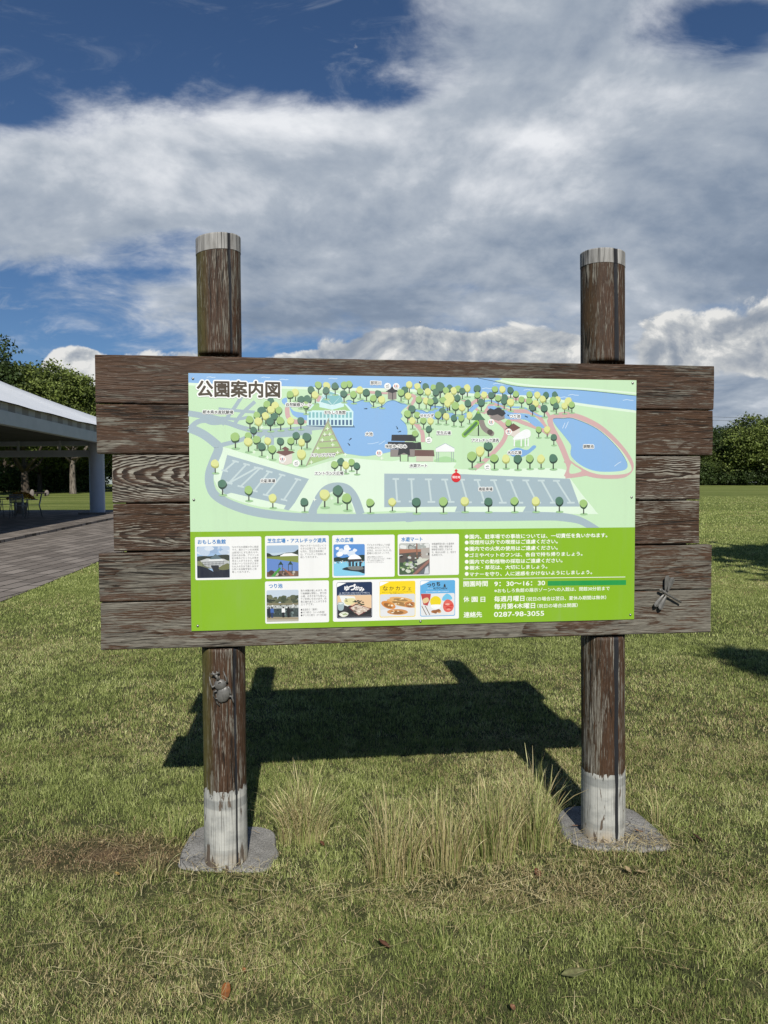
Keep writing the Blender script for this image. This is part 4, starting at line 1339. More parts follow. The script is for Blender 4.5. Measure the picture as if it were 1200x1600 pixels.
# three food signs
c = card('', 520, 906.6, 717, 966.4, '')
MENU = [('ゆづかみ', 526, 910, 581.6, 965, (26, 48, 84), (246, 246, 246)), ('なかカフェ', 593, 908.4, 649, 963.4, (246, 214, 20), (70, 56, 30)), ('つりbiKITCHEN', 656.5, 907.2, 711, 962, (92, 172, 224), (24, 28, 34))]
for (nm, x0, y0, x1, y1, bc, tc) in MENU:
    q0, q1 = on_panel(x0, y0), on_panel(x1, y1)
    c.rrect(q0[0], q1[1], q1[0], q0[1], 2.6 * U, bc)
    p = Pic(c, x0 + .8, y0 + 20.4, x1 - .8, y1 - 1.0, (226, 228, 230))
    h_ = y1 - y0
    c.tri(PX([(x0 + .5, y0 + 2), (x0 + 2, y0 + .5), (x0 + 15, y0 + .8), (x0 + .5, y0 + 7.6)]), (246, 247, 247))
    if nm == 'ゆづかみ':
        for ch, xa, xb, yc, em in (('ゆ', x0 + 12.4, x0 + 19.5, y0 + 9.4, 8.6), ('づ', x0 + 19.6, x0 + 29.6, y0 + 8.0, 11.0), ('か', x0 + 29, x0 + 36, y0 + 9.0, 7.4), ('み', x0 + 35.4, x0 + 43, y0 + 10.6, 7.6)):
            text(c, ch, xa, xb, yc, tc, 0.05, em=em)
        text(c, '一品、季節の旬を感じる本格そばを味わえるお食事処です。', x0 + 3, x0 + 52, y0 + 16.2, (214, 222, 236), 0.01, em=1.7)
        text(c, '那珂川のあゆと地元の食材を楽しめるお店。テイクアウトも', x0 + 3.6, x0 + 52, y0 + 18.4, (214, 222, 236), 0.01, em=1.7)
        p.p([(0, 0), (1, 0), (1, 1), (0, 1)], (232, 198, 158))
        p.p([(0, .42), (.3, .45), (1, .60), (1, 1), (0, 1)], (52, 50, 58))
        p.p([(.06, .0), (.5, .06), (.56, .30), (.3, .5), (.16, .42)], (236, 238, 234))
        p.p([(.22, .18), (.48, .14), (.54, .3), (.34, .44), (.22, .36)], (226, 220, 166), True)
        p.blobs(31, 6, (.25, .5), (.14, .30), (.015, .04), [(92, 100, 60), (60, 66, 50)])
        p.p([(.34, .56), (.55, .38), (.98, .62), (.62, .95)], (120, 34, 44))
        p.p([(.38, .57), (.56, .42), (.95, .63), (.62, .90)], (214, 198, 182))
        p.blobs(32, 26, (.45, .85), (.52, .78), (.02, .06), [(236, 226, 214), (170, 148, 132), (200, 180, 164), (110, 92, 84)])
        p.blobs(33, 18, (.52, .76), (.24, .46), (.02, .05), [(44, 52, 46), (72, 84, 62), (28, 32, 32)])
        p.p([(.30, .58), (.62, .92), (.98, .68), (.98, .82), (.62, .98), (.30, .8)], (34, 34, 38))
        p.p([(.02, .34), (.1, .31), (.19, .35), (.18, .62), (.10, .68), (.03, .62)], (164, 184, 190), True)
        p.p([(.03, .36), (.1, .33), (.18, .36), (.1, .40)], (226, 234, 234), True)
        p.p([(.05, .84), (.18, .74), (.32, .80), (.28, .92), (.15, .97)], (226, 230, 212), True)
        p.blobs(34, 8, (.1, .27), (.79, .90), (.02, .04), [(148, 168, 110), (246, 246, 238)])
    elif nm == 'なかカフェ':
        for ch, xa, xb, em in (('な', x0 + 5.2, x0 + 13, 8.4), ('か', x0 + 15.4, x0 + 22.4, 7.6), ('カ', x0 + 25.2, x0 + 31.6, 7.8), ('フ', x0 + 34.8, x0 + 40.6, 7.8), ('ェ', x0 + 44.4, x0 + 49.4, 7.4)):
            text(c, ch, xa, xb, y0 + 11, tc, 0.012, em=em)
        text(c, '焼きたてパンや軽食、地元食材のホットドッグなどを楽しめます', x0 + 4, x0 + 51, y0 + 16.6, (96, 84, 30), 0.01, em=1.6)
        text(c, '園内での休憩にご利用ください', x0 + 17, x0 + 38, y0 + 18.9, (96, 84, 30), 0.01, em=1.6)
        p.p([(0, 0), (1, 0), (1, .5), (0, .7)], (214, 218, 222))
        for (cx_, cy_, l_, w__, an, cl) in ((.5, .80, .30, .13, 4, (206, 146, 88)), (.62, .42, .46, .13, 22, (222, 172, 106)), (.24, .48, .24, .14, 40, (214, 140, 68)), (.60, .24, .34, .10, 12, (226, 178, 110)), (.86, .48, .16, .14, 0, (196, 128, 72))):
            def E_(s_):
                return [(cx_ + s_ * (l_ * math.cos(t) * math.cos(R(an)) - w__ * math.sin(t) * math.sin(R(an))), cy_ + s_ * (l_ * math.cos(t) * math.sin(R(an)) + w__ * math.sin(t) * math.cos(R(an)))) for t in [k_ * .52 for k_ in range(12)]]
            p.p(E_(1.0), cl, True)
            p.p([(q[0] - .01, q[1] + .02) for q in E_(0.62)], tuple(int(v_ * .72) for v_ in cl), True)
            p.blobs(int(cx_ * 97), 7, (cx_ - l_ * .5, cx_ + l_ * .5), (cy_ - .05, cy_ + .05), (.02, .05), [(236, 200, 140), (150, 82, 40), (244, 234, 214)])
    else:
        for ch, xa, xb, yc, em in (('つ', x0 + 11, x0 + 17, y0 + 7.0, 6.4), ('り', x0 + 19, x0 + 23, y0 + 6.6, 6.8), ('ち', x0 + 25.6, x0 + 31, y0 + 5.4, 7.6)):
            text(c, ch, xa, xb, yc, tc, 0.05, em=em)
        text(c, 'KITCHEN', x0 + 21, x0 + 42, y0 + 12.0, tc, 0.03, em=4.4)
        c.tri(PX([(x0 + 36.5, y0 + 10), (x0 + 37, y0 + 6.4), (x0 + 38.6, y0 + 4.6), (x0 + 39.6, y0 + 7), (x0 + 40, y0 + 10)]), tc)
        for k_ in range(3):
            c.disc(PX([(x0 + 12.5 + 3 * k_, y0 + 12.4)])[0], .5 * U, (238, 246, 250))
        text(c, '那珂川のそばで気軽に楽しむ軽食とかき氷のお店です', x0 + 9, x0 + 45, y0 + 17.2, (230, 242, 250), 0.01, em=1.8)
        p.p([(0, .0), (.3, .02), (.28, .25), (.2, .55), (.08, .5)], (186, 62, 62))
        p.p([(.06, .26), (.2, .18), (.24, .34), (.1, .44)], (226, 200, 150), True)
        p.p([(.28, .42), (.3, .24), (.42, .12), (.56, .2), (.6, .42), (.5, .6), (.36, .6)], (236, 214, 20), True)
        p.p([(.30, .52), (.58, .52), (.54, .68), (.36, .68)], (244, 246, 246), True)
        p.p([(.64, .2), (.72, .06), (.78, .02), (.88, .1), (.92, .28), (.66, .34)], (112, 196, 232), True)
        p.p([(.66, .66), (.68, .42), (.78, .28), (.92, .38), (.98, .60), (.9, .82), (.74, .84)], (222, 96, 84), True)
        p.blobs(41, 8, (.72, .92), (.42, .76), (.04, .08), [(236, 150, 132), (206, 60, 54), (240, 180, 166)])
        p.blobs(42, 7, (.34, .54), (.78, .90), (.05, .10), [(186, 122, 70), (214, 160, 100), (150, 92, 50)])
        for k_ in (0.0, .10):
            p.line([(.03 + k_, .55), (.17 + k_, .97)], 1.1, (112, 92, 74))
c.build('food_card', panel)

# ---- rules, opening hours, telephone
rl = Art(y0=-0.00607)
WH = (246, 248, 240)
f5 = from_(710, 820, 4.0)
for s, x1, yc, em in (('園内、駐車場での事故については、一切責任を負いかねます。', 955, 70, 30), ('喫煙所以外での喫煙はご遠慮ください。', 645, 107, 29), ('園内での火気の使用はご遠慮ください。', 645, 147, 29), ('ゴミやペットのフンは、各自で持ち帰りましょう。', 800, 186, 28), ('園内での動植物の採取はご遠慮ください。', 675, 227, 29), ('樹木・草花は、大切にしましょう。', 580, 265, 28), ('マナーを守り、人に迷惑をかけないようにしましょう。', 860, 303, 28)):
    text(rl, s, 95, x1, yc - 0, WH, 0.024, em=em, fit=f5)
    rl.disc(f5(77, yc + 4), 3.1 * U, WH)
rl.stroke([f5(55, 338), f5(1068, 326)], 0.9 * U, WH, False)
text(rl, '開園時間', 57, 208, 369, WH, 0.024, em=37, fit=f5)
text(rl, '9：30～16：30', 250, 566, 366, WH, 0.024, em=38, fit=f5)
q = [f5(*t) for t in ((583, 351), (1073, 345), (1073, 376), (583, 381))]
rl.tri(q, (36, 152, 74))
text(rl, '※おもしろ魚館の展示ゾーンへの入館は、閉館30分前まで', 250, 970, 405, WH, 0.012, em=27, fit=f5)
for ch, xa, xb in (('休', 57, 92), ('園', 108, 145), ('日', 164, 192)):
    text(rl, ch, xa, xb, 466, WH, 0.024, em=37, fit=f5)
text(rl, '毎週月曜日', 249, 437, 462, WH, 0.024, em=37, fit=f5)
text(rl, '（祝日の場合は翌日、夏休み期間は無休）', 450, 948, 459, WH, 0.012, em=27, fit=f5)
text(rl, '毎月第4木曜日', 249, 504, 508, WH, 0.024, em=37, fit=f5)
text(rl, '（祝日の場合は開園）', 518, 770, 505, WH, 0.012, em=27, fit=f5)
text(rl, '連絡先', 58, 172, 562, WH, 0.024, em=37, fit=f5)
text(rl, '0287-98-3055', 248, 560, 556, WH, 0.016, em=42, fit=f5)
rl.build('rules_lettering', panel)

# ---- screws
for (sx, sy) in ((301.5, 591.5), (303, 781), (309, 978), (656.5, 597), (657, 970.8), (988.5, 598.5), (986.8, 777), (984.8, 960.6), ):
    s_, z_ = on_panel(sx, sy)
    bm = bmesh.new()
    add_ball(bm, Vector((s_, -0.0062, z_)), (0.0052, 0.0042, 0.0052), None, 12)
    bm_obj('screw', bm, screw_mt, panel)


# ------------------------------------------------------------------ ground
def gz(x, y):
    """the park rises very gently away from the sign"""
    t = max(0.0, y - 5.0)
    q = min(t, 8.0)
    z = 0.016 * (q * q / 16.0 + max(0.0, t - 8.0)) if t < 120 else 0.016 * (4.0 + 112.0)
    return z


nrs = np.random.RandomState(7)
LAT = nrs.rand(256, 256)


def vnoise(x, y, s):
    x, y = np.asarray(x) * s + 71.3, np.asarray(y) * s + 37.9
    xi, yi = np.floor(x).astype(int), np.floor(y).astype(int)
    fx, fy = x - xi, y - yi
    fx, fy = fx * fx * (3 - 2 * fx), fy * fy * (3 - 2 * fy)
    g_ = lambda a_, b_: LAT[a_ % 256, b_ % 256]
    return (g_(xi, yi) * (1 - fx) + g_(xi + 1, yi) * fx) * (1 - fy) + (g_(xi, yi + 1) * (1 - fx) + g_(xi + 1, yi + 1) * fx) * fy


def gauss(x, y, cx, cy, rx, ry, ang=0.0):
    c_, s_ = math.cos(ang), math.sin(ang)
    dx_, dy_ = x - cx, y - cy
    a_, b_ = (dx_ * c_ + dy_ * s_) / rx, (-dx_ * s_ + dy_ * c_) / ry
    return np.exp(-(a_ * a_ + b_ * b_))


def dry_field(x, y):
    """0 fresh green turf .. 1 straw"""
    n1 = vnoise(x, y, 0.9) * 0.5 + vnoise(x, y, 2.6) * 0.3 + vnoise(x, y, 8.0) * 0.2
    d = 0.20 + (n1 - 0.5) * 1.1
    d = d + 0.52 * gauss(x, y, 0.45, 2.62, 0.62, 0.16) + 0.25 * gauss(x, y, -0.55, 2.45, 0.40, 0.25) + 0.18 * gauss(x, y, 1.2, 2.6, 0.5, 0.4)
    d = d + 0.75 * gauss(x, y, -1.12, 2.88, 0.36, 0.17) + 0.30 * gauss(x, y, -0.7, 2.1, 0.5, 0.2) + 0.25 * gauss(x, y, 1.9, 3.8, 1.0, 1.0)
    d = d - 0.30 * gauss(x, y, 0.62, 2.05, 0.25, 0.10) - 0.20 * gauss(x, y, -1.2, 3.5, 0.6, 0.3) - 0.25 * gauss(x, y, 1.6, 8.0, 2.5, 1.6)
    d = d - 0.20 * np.clip((y - 3.8) / 4.0, 0, 1)
    return np.clip(d, 0.0, 1.0)


def dead_field(x, y):
    n1 = vnoise(x, y, 5.0)
    return np.clip(2.2 * gauss(x, y, -1.12, 2.88, 0.27, 0.12) * (0.5 + n1), 0, 1)


# turf soil / thatch seen between blades and as the far lawn
lawn_mt, n = mat('lawn_turf')
x, y, z = n.coords('Object')
pv = n.vec(x, y, 0.0)
n1 = n.noise(pv, 0.5, 5, 0.6)
n2 = n.noise(pv, 6.0, 5, 0.65)
n3 = n.noise(n.vec(x * 1.0, y * 0.5, 0.0), 55.0, 4, 0.7)
n4 = n.noise(n.vec(x * 0.05, y * 0.45, 2.0), 1.0, 4, 0.55)
near = y.ss(6.0, 11.0)
far_c = n.ramp(n1 * 0.30 + n2 * 0.22 + n3 * 0.48 + (n4 - 0.5) * 0.85 + 0.03, [(0.28, (0.052, 0.076, 0.016)), (0.5, (0.122, 0.152, 0.036)), (0.72, (0.215, 0.230, 0.076))])
near_c = n.ramp(n2 * 0.5 + n3 * 0.6 - 0.05, [(0.3, (0.030, 0.036, 0.014)), (0.55, (0.075, 0.080, 0.033)), (0.8, (0.19, 0.175, 0.09))])
near_c = n.mix((((x + 1.12) / 0.30 * ((x + 1.12) / 0.30) + (y - 2.88) / 0.14 * ((y - 2.88) / 0.14)) * -1.0).exp() * n2.ss(0.25, 0.7) * 0.8, near_c, (0.145, 0.092, 0.056))
col = n.mix(near, near_c, far_c)
n.surface(col, 0.95, n.bump(n3 * 0.7 + n2 * 0.5, 1.0, 0.03), 0.1)

# ground sheet: fine near the sign, wide steps far away
def steps(a_, b_, d0, g_):
    out, d, p = [a_], d0, a_
    while p < b_:
        p += d
        d *= g_
        out.append(min(p, b_))
    return out


xs_ = steps(0, 600, 0.5, 1.16)
xs_ = [-q for q in xs_[:0:-1]] + xs_
ys_ = [-q for q in steps(0, 300, 1.0, 1.3)[:0:-1]] + steps(0, 1500, 0.5, 1.10)
V = [(q, t, gz(q, t) + 0.004 * (mnoise.noise(Vector((q * 1.3, t * 1.3, 0))) if abs(t) < 12 and abs(q) < 12 else 0)) for t in ys_ for q in xs_]
W_ = len(xs_)
F = [(j * W_ + i, j * W_ + i + 1, (j + 1) * W_ + i + 1, (j + 1) * W_ + i) for j in range(len(ys_) - 1) for i in range(W_ - 1)]
ground = new_mesh('ground', V, F, lawn_mt, smooth=True)
tag(ground, 'wide mown lawn in front of and behind the park sign', None, None, 'structure')

# ------------------------------------------------------------------ grass blades
grass_mt, n = mat('grass_blades')
dry_a = n.g(n.attr('dry').outputs['Fac'])
rnd = n.g(n.attr('rnd').outputs['Fac'])
tipf = n.g(n.attr('tip').outputs['Fac'])
green = n.ramp(rnd, [(0.0, (0.070, 0.100, 0.024)), (0.36, (0.200, 0.248, 0.066)), (0.72, (0.37, 0.415, 0.135)), (1.0, (0.64, 0.66, 0.31))])
straw = n.ramp(rnd, [(0.0, (0.20, 0.155, 0.070)), (0.5, (0.45, 0.37, 0.185)), (1.0, (0.72, 0.63, 0.37))])
col = n.mix(dry_a.ss(0.35, 0.75), green, straw)
dead_a = n.g(n.attr('dead').outputs['Fac'])
col = n.mix(dead_a * 0.8, col, n.ramp(rnd, [(0.0, (0.13, 0.070, 0.038)), (1.0, (0.44, 0.29, 0.17))]))
b = n.new('ShaderNodeBsdfPrincipled')
n.link(col, b.inputs['Base Color'])
b.inputs['Roughness'].default_value = 0.65
b.inputs['Specular IOR Level'].default_value = 0.25
tr = n.new('ShaderNodeBsdfTranslucent')
n.link(col, tr.inputs['Color'])
ms = n.new('ShaderNodeMixShader')
ms.inputs[0].default_value = 0.25
n.link(b.outputs[0], ms.inputs[1])
n.link(tr.outputs[0], ms.inputs[2])
o_ = n.new('ShaderNodeOutputMaterial')
n.link(ms.outputs[0], o_.inputs[0])


def blades(X, Y, Z, H, Wd, lean, az, face, bend=1.0):
    """five-vertex blades: two at the foot, two half way, one tip"""
    N = len(X)
    ca, sa = np.cos(az), np.sin(az)
    cf, sf = np.cos(face), np.sin(face)
    o = np.stack([X, Y, Z], -1)
    dirh = np.stack([ca, sa, np.zeros(N)], -1)
    wv = np.stack([cf, sf, np.zeros(N)], -1) * Wd[:, None] * 0.5
    up = np.array([0, 0, 1.0])
    mid = o + dirh * (H * lean * 0.30)[:, None] + up * (H * (0.55 - 0.10 * lean))[:, None]
    tip = o + dirh * (H * lean * (0.60 + 0.4 * bend))[:, None] + up * (H * np.maximum(0.06, 1.0 - 0.55 * lean * lean * bend))[:, None]
    Vv = np.stack([o - wv, o + wv, mid - wv * 0.8, mid + wv * 0.8, tip], 1).reshape(-1, 3)
    base = (np.arange(N) * 5)[:, None]
    T = np.concatenate([base + np.array(t) for t in ((0, 1, 3), (0, 3, 2), (2, 3, 4))], 1).reshape(-1, 3)
    return Vv, T


gz_np = np.vectorize(gz)
foot_pts = []


def in_footing(x, y):
    a_ = (np.abs(x + 0.635) < 0.175) & (np.abs(y - 2.93) < 0.155)
    b_ = (np.abs(x - 0.97) < 0.175) & (np.abs(y - 3.10) < 0.16)
    # thin the turf on the slabs, but let it creep over the rims
    return a_ | b_


PATH_X = lambda y: -4.25 - 0.055 * y - 0.0028 * np.maximum(0, y - 2) ** 2 * (y < 14) - (y >= 14) * (0.40 + 0.02 * (y - 14))
allV, allT, aD, aR, aT, aX = [], [], [], [], [], []
off_ = 0
for (ya, yb, dens, h0, h1, w0, w1, margin) in ((1.55, 2.6, 44000, .013, .034, .0011, .0025, 1.6), (2.6, 4.2, 29000, .015, .036, .0014, .0030, 1.6), (4.2, 7.0, 12500, .018, .038, .0023, .0046, 1.5), (7.0, 12.0, 4000, .020, .042, .004, .0075, 1.0), (12.0, 20.0, 1100, .024, .045, .008, .014, 1.5), (20.0, 32.0, 260, .03, .055, .016, .028, 1.5), (32.0, 50.0, 70, .03, .055, .024, .04, 1.5)):
    half = lambda q: 0.545 * q + margin
    area = (half(ya) + half(yb)) * (yb - ya)
    N = int(dens * area)
    y_ = np.sqrt(nrs.rand(N) * (yb ** 2 - ya ** 2) + ya ** 2)
    x_ = (nrs.rand(N) * 2 - 1) * half(y_)
    # tufty growth
    cl = vnoise(x_, y_, 14.0) * 0.6 + vnoise(x_, y_, 33.0) * 0.4
    keep = (nrs.rand(N) < np.clip(cl * 1.7, 0.15, 1)) & (x_ > PATH_X(y_) + 0.02 * nrs.randn(N)) & ~(in_footing(x_, y_))
    dead_ = dead_field(x_, y_)
    keep &= ~((np.abs(x_) > 0.545 * y_ + 0.35) & (nrs.rand(N) < 0.55))
    keep &= ~((dead_ > 0.3) & (nrs.rand(N) < 0.25))
    x_, y_, dead_, cl = x_[keep], y_[keep], dead_[keep], cl[keep]
    N = len(x_)
    d_ = dry_field(x_, y_)
    side = np.abs(x_) > 0.545 * y_ + 0.35
    isdry = np.where(nrs.rand(N) < d_ * 0.95, 0.75 + 0.25 * nrs.rand(N), 0.35 * nrs.rand(N) + 0.25 * d_)
    H = (h0 + (h1 - h0) * nrs.rand(N)) * (0.55 + 0.8 * cl) * (1 - 0.45 * dead_)
    Wd = (w0 + (w1 - w0) * nrs.rand(N)) * np.where(side, 1.7, 1.0)
    lean = np.clip(0.55 + 0.45 * nrs.randn(N), 0.1, 1.25) + 0.35 * (isdry > 0.7)
    az = nrs.rand(N) * 2 * np.pi
    face = nrs.rand(N) * np.pi
    Vv, T = blades(x_, y_, gz_np(x_, y_) - 0.003, H, Wd, np.clip(lean, 0.1, 1.3), az, face)
    allV.append(Vv)
    allT.append(T + off_)
    off_ += len(Vv)
    aD.append(np.repeat(isdry, 5))
    aR.append(np.repeat(nrs.rand(N) * 0.75 + 0.5 * (vnoise(x_, y_, 3.0) * .5 + vnoise(x_, y_, 11.0) * .5 - .25), 5))
    aX.append(np.repeat(dead_ * (nrs.rand(N) < 0.85), 5))
grass = fast_mesh('lawn_grass', np.concatenate(allV), np.concatenate(allT), grass_mt, {'dry': np.concatenate(aD), 'rnd': np.concatenate(aR), 'dead': np.concatenate(aX)})
tag(grass, 'short mown grass, olive green mixed with straw', 'grass', None, 'stuff')

# loose dry stalks lying on the lawn
N = 2600
cxs = [(0.45, 2.62, 0.50, 0.12, 520), (-0.55, 2.35, 0.40, 0.25, 240), (1.05, 2.95, 0.15, 0.05, 230), (-1.12, 2.88, 0.24, 0.09, 170), (-0.8, 2.1, 0.4, 0.2, 110), (0.9, 2.5, 0.5, 0.3, 160), (0.1, 2.3, 1.0, 0.3, 170), (1.6, 3.6, 0.7, 0.6, 120), (-0.6, 2.72, 0.2, 0.06, 110)]
px_, py_ = [], []
for cx, cy, rx, ry, k_ in cxs:
    px_.append(cx + rx * nrs.randn(k_) * 0.8)
    py_.append(cy + ry * nrs.randn(k_) * 0.8)
px_, py_ = np.concatenate(px_), np.concatenate(py_)
N = len(px_)
L_ = 0.025 + 0.14 * nrs.rand(N) ** 3.2 + 0.015 * nrs.rand(N)
az = nrs.rand(N) * 2 * np.pi
Vl, Tl = [], []
z_ = 0.020 + 0.018 * nrs.rand(N)
for k_ in range(N):
    d = np.array([math.cos(az[k_]), math.sin(az[k_]), 0])
    s = np.array([-d[1], d[0], 0]) * (0.0005 + 0.0006 * nrs.rand())
    o = np.array([px_[k_], py_[k_], z_[k_]])
    cv = nrs.randn() * 0.22
    b0 = len(Vl)
    for t in (0, .25, .5, .75, 1):
        p = o + d * L_[k_] * t + np.array([-d[1], d[0], 0]) * cv * L_[k_] * t * t + np.array([0, 0, 0.010 * math.sin(t * 3.1) * nrs.rand()])
        Vl += [p - s, p + s]
    for i in range(4):
        Tl += [(b0 + 2 * i, b0 + 2 * i + 1, b0 + 2 * i + 3), (b0 + 2 * i, b0 + 2 * i + 3, b0 + 2 * i + 2)]
litter = fast_mesh('straw_litter', np.array(Vl), np.array(Tl), grass_mt, {'dry': np.full(len(Vl), 0.95), 'rnd': np.repeat(nrs.rand(N), 10), 'dead': np.repeat((nrs.rand(N) < .10) * 0.7 + 0.75 * (dead_field(px_, py_) > .35) * (nrs.rand(N) < .7), 10)})
tag(litter, 'loose dry straw stalks strewn over the lawn below the sign', 'straw', None, 'stuff')


# ------------------------------------------------------------------ uncut tufts under the sign
def tuft(cx, cy, rx, ry, count, h0, h1, dry, label, spread=0.35, seeds=0.25, group='uncut grass tufts around the sign posts'):
    N = count
    r_ = np.sqrt(nrs.rand(N))
    t = nrs.rand(N) * 2 * np.pi
    ox, oy = rx * r_ * np.cos(t), ry * r_ * np.sin(t)
    H = (h0 + (h1 - h0) * nrs.rand(N) ** 1.6) * (1.1 - 0.35 * r_)
    az = np.where(nrs.rand(N) < 0.7, np.arctan2(oy / ry, ox / rx) + 0.6 * nrs.randn(N), nrs.rand(N) * 6.28)
    ln = np.clip(spread * (0.25 + r_) + 0.16 * nrs.randn(N), 0.02, 1.1)
    wdt = 0.0010 + 0.0013 * nrs.rand(N)
    face = nrs.randn(N) * 0.7
    S = 6
    Vv, Tt = [], []
    D_, R_ = [], []
    isd = np.where(nrs.rand(N) < dry, 0.62 + 0.38 * nrs.rand(N), 0.42 * nrs.rand(N))
    rn = nrs.rand(N)
    seedh = nrs.rand(N) < seeds
    for k_ in range(N):
        d = np.array([math.cos(az[k_]), math.sin(az[k_]), 0.0])
        f = np.array([math.cos(face[k_]), math.sin(face[k_]), 0.0])
        b0 = len(Vv)
        kink = nrs.randn() * 0.05
        for i in range(S + 1):
            q = i / S
            th = ln[k_] * q ** 1.4
            p = np.array([ox[k_], oy[k_], 0.0]) + d * H[k_] * (q * math.sin(th * 0.9)) + np.array([0, 0, H[k_] * q * math.cos(th * 0.9)]) + np.array([f[0], f[1], 0]) * kink * H[k_] * q * q
            wd = wdt[k_] * (1.0 if q < .55 else (1 - q) * 2.0 + 0.1)
            if seedh[k_] and q > 0.70:
                wd = wdt[k_] * (1.9 if q < 0.95 else 0.5)
            Vv += [p - f * wd / 2, p + f * wd / 2]
            dd = isd[k_] if q > 0.25 else isd[k_] * 0.8
            D_ += [max(dd, 0.55 if (seedh[k_] and q > .7) else dd)] * 2
            R_ += [min(1, rn[k_] * (0.75 + 0.3 * q))] * 2
        for i in range(S):
            Tt += [(b0 + 2 * i, b0 + 2 * i + 1, b0 + 2 * i + 3), (b0 + 2 * i, b0 + 2 * i + 3, b0 + 2 * i + 2)]
    o = fast_mesh('grass_tuft', np.array(Vv), np.array(Tt), grass_mt, {'dry': np.array(D_), 'rnd': np.array(R_), 'dead': np.zeros(len(Vv))})
    o.location = (cx, cy, -0.004)
    tag(o, label, 'grass tuft', group)
    return o


tuft(-0.345, 3.01, 0.105, 0.070, 560, 0.16, 0.37, 0.60, 'straw-coloured bushy grass tuft just right of the left post', 0.50)
tuft(0.03, 2.74, 0.105, 0.085, 430, 0.16, 0.40, 0.66, 'tall yellow-green grass tuft left of centre, nearest the viewer', 0.30)
tuft(0.235, 2.80, 0.105, 0.080, 390, 0.14, 0.38, 0.62, 'tall thin grass tuft in the middle of the row under the panel', 0.28)
tuft(0.435, 2.88, 0.095, 0.075, 420, 0.16, 0.41, 0.58, 'tall feathery grass tuft with bent seed stalks, second from the right post', 0.30)
tuft(0.615, 2.96, 0.085, 0.080, 420, 0.16, 0.43, 0.40, 'greenest tall grass tuft touching the right post slab', 0.32)
tuft(-0.885, 2.72, 0.06, 0.05, 90, 0.05, 0.15, 0.45, 'small loose grass tuft at the front left corner of the left slab', 0.6, 0.1)
tuft(-0.885, 3.02, 0.05, 0.06, 130, 0.07, 0.18, 0.12, 'small green grass tuft at the back left edge of the left slab', 0.45, 0.05)
tuft(-0.47, 3.20, 0.06, 0.04, 130, 0.08, 0.20, 0.08, 'small green grass tuft in the shadow behind the left post', 0.4, 0.0)
tuft(1.22, 3.14, 0.06, 0.12, 100, 0.07, 0.19, 0.45, 'sparse grass tuft at the right edge of the right slab', 0.6, 0.3)
tuft(0.19, 2.30, 0.05, 0.05, 90, 0.05, 0.11, 0.10, 'low green grass tuft on the lawn in the foreground', 0.6, 0.0)
tuft(-0.20, 2.72, 0.08, 0.06, 150, 0.05, 0.12, 0.08, 'low leafy green tuft between the two tallest clumps on the left', 0.7, 0.0)

# ------------------------------------------------------------------ fallen leaves
leaf_mt, n = mat('dry_leaf')
lc = n.attr('leaf_colour', 'OBJECT')
x, y, z = n.coords('Object')
q = n.noise(n.vec(x, y, z), 90, 4, 0.6)
v_ = x.abs().ss(0.0016, 0.0004)
col = n.mix(q.ss(0.35, 0.75) * 0.6, lc.outputs['Color'], (0.05, 0.028, 0.016))
col = n.mix(v_ * 0.4, col, (0.20, 0.16, 0.09))
n.surface(col, 0.55, n.bump(q, 0.5, 0.002), 0.35)


def leaf(x, y, L, W, rz, tilt, col, label, curl=0.35, blunt=False):
    V, F = [], []
    NU, NV = 12, 6
    for i in range(NU + 1):
        t = i / NU
        wd = W * (math.sin(math.pi * min(1, t * 0.98 + 0.01)) ** (0.35 if blunt else 0.8))
        for j in range(NV + 1):
            s = (j / NV - 0.5) * 2
            V.append((s * wd / 2 + 0.002 * mnoise.noise(Vector((t * 5, s * 3, x * 9))), (t - 0.5) * L, curl * (s * s * wd * 0.4 + (t - .5) ** 2 * L * 0.6) + 0.003 * mnoise.noise(Vector((t * 6, s * 2, y * 9)))))
    for i in range(NU):
        for j in range(NV):
            q0 = i * (NV + 1) + j
            F.append((q0, q0 + 1, q0 + NV + 2, q0 + NV + 1))
    o = new_mesh('fallen_leaf', V, F, leaf_mt, smooth=True)
    md = o.modifiers.new('thickness', 'SOLIDIFY')
    md.thickness = 0.0006
    o.location = (x, y, gz(x, y) + 0.026)
    o.rotation_euler = (R(tilt), R(tilt * .6), R(rz))
    o['leaf_colour'] = [float(c) for c in (*col, 1.0)][:3]
    tag(o, label, 'leaf', 'fallen leaves on the lawn')
    return o


leaf(-0.4655, 2.055, 0.052, 0.025, 8, 18, (0.23, 0.085, 0.022), 'orange-brown curled leaf nearest the bottom edge, left of centre', 0.5, True)
leaf(0.58, 2.70, 0.032, 0.030, 20, 38, (0.115, 0.040, 0.020), 'small round reddish-brown leaf in front of the right grass tufts', 0.3, True)
leaf(0.57, 2.13, 0.078, 0.036, 96, -6, (0.15, 0.16, 0.065), 'large olive-green leaf lying in the foreground right of centre', 0.4)
leaf(1.303, 2.965, 0.050, 0.036, 60, 30, (0.055, 0.030, 0.018), 'dark brown leaf on the lawn right of the right slab', 0.6)
leaf(0.975, 2.70, 0.046, 0.024, 110, 14, (0.40, 0.31, 0.17), 'pale tan leaf in front of the right slab', 0.5)
leaf(0.93, 2.72, 0.034, 0.022, 30, 20, (0.34, 0.26, 0.14), 'small pale leaf beside the tan leaf by the right slab', 0.5)
leaf(-0.005, 2.27, 0.045, 0.024, 75, 24, (0.10, 0.042, 0.024), 'brown twisted leaf in the foreground just left of the centre', 0.8)
leaf(-0.43, 2.15, 0.018, 0.012, 40, 25, (0.26, 0.11, 0.035), 'tiny orange leaf scrap behind the orange-brown leaf', 0.5)
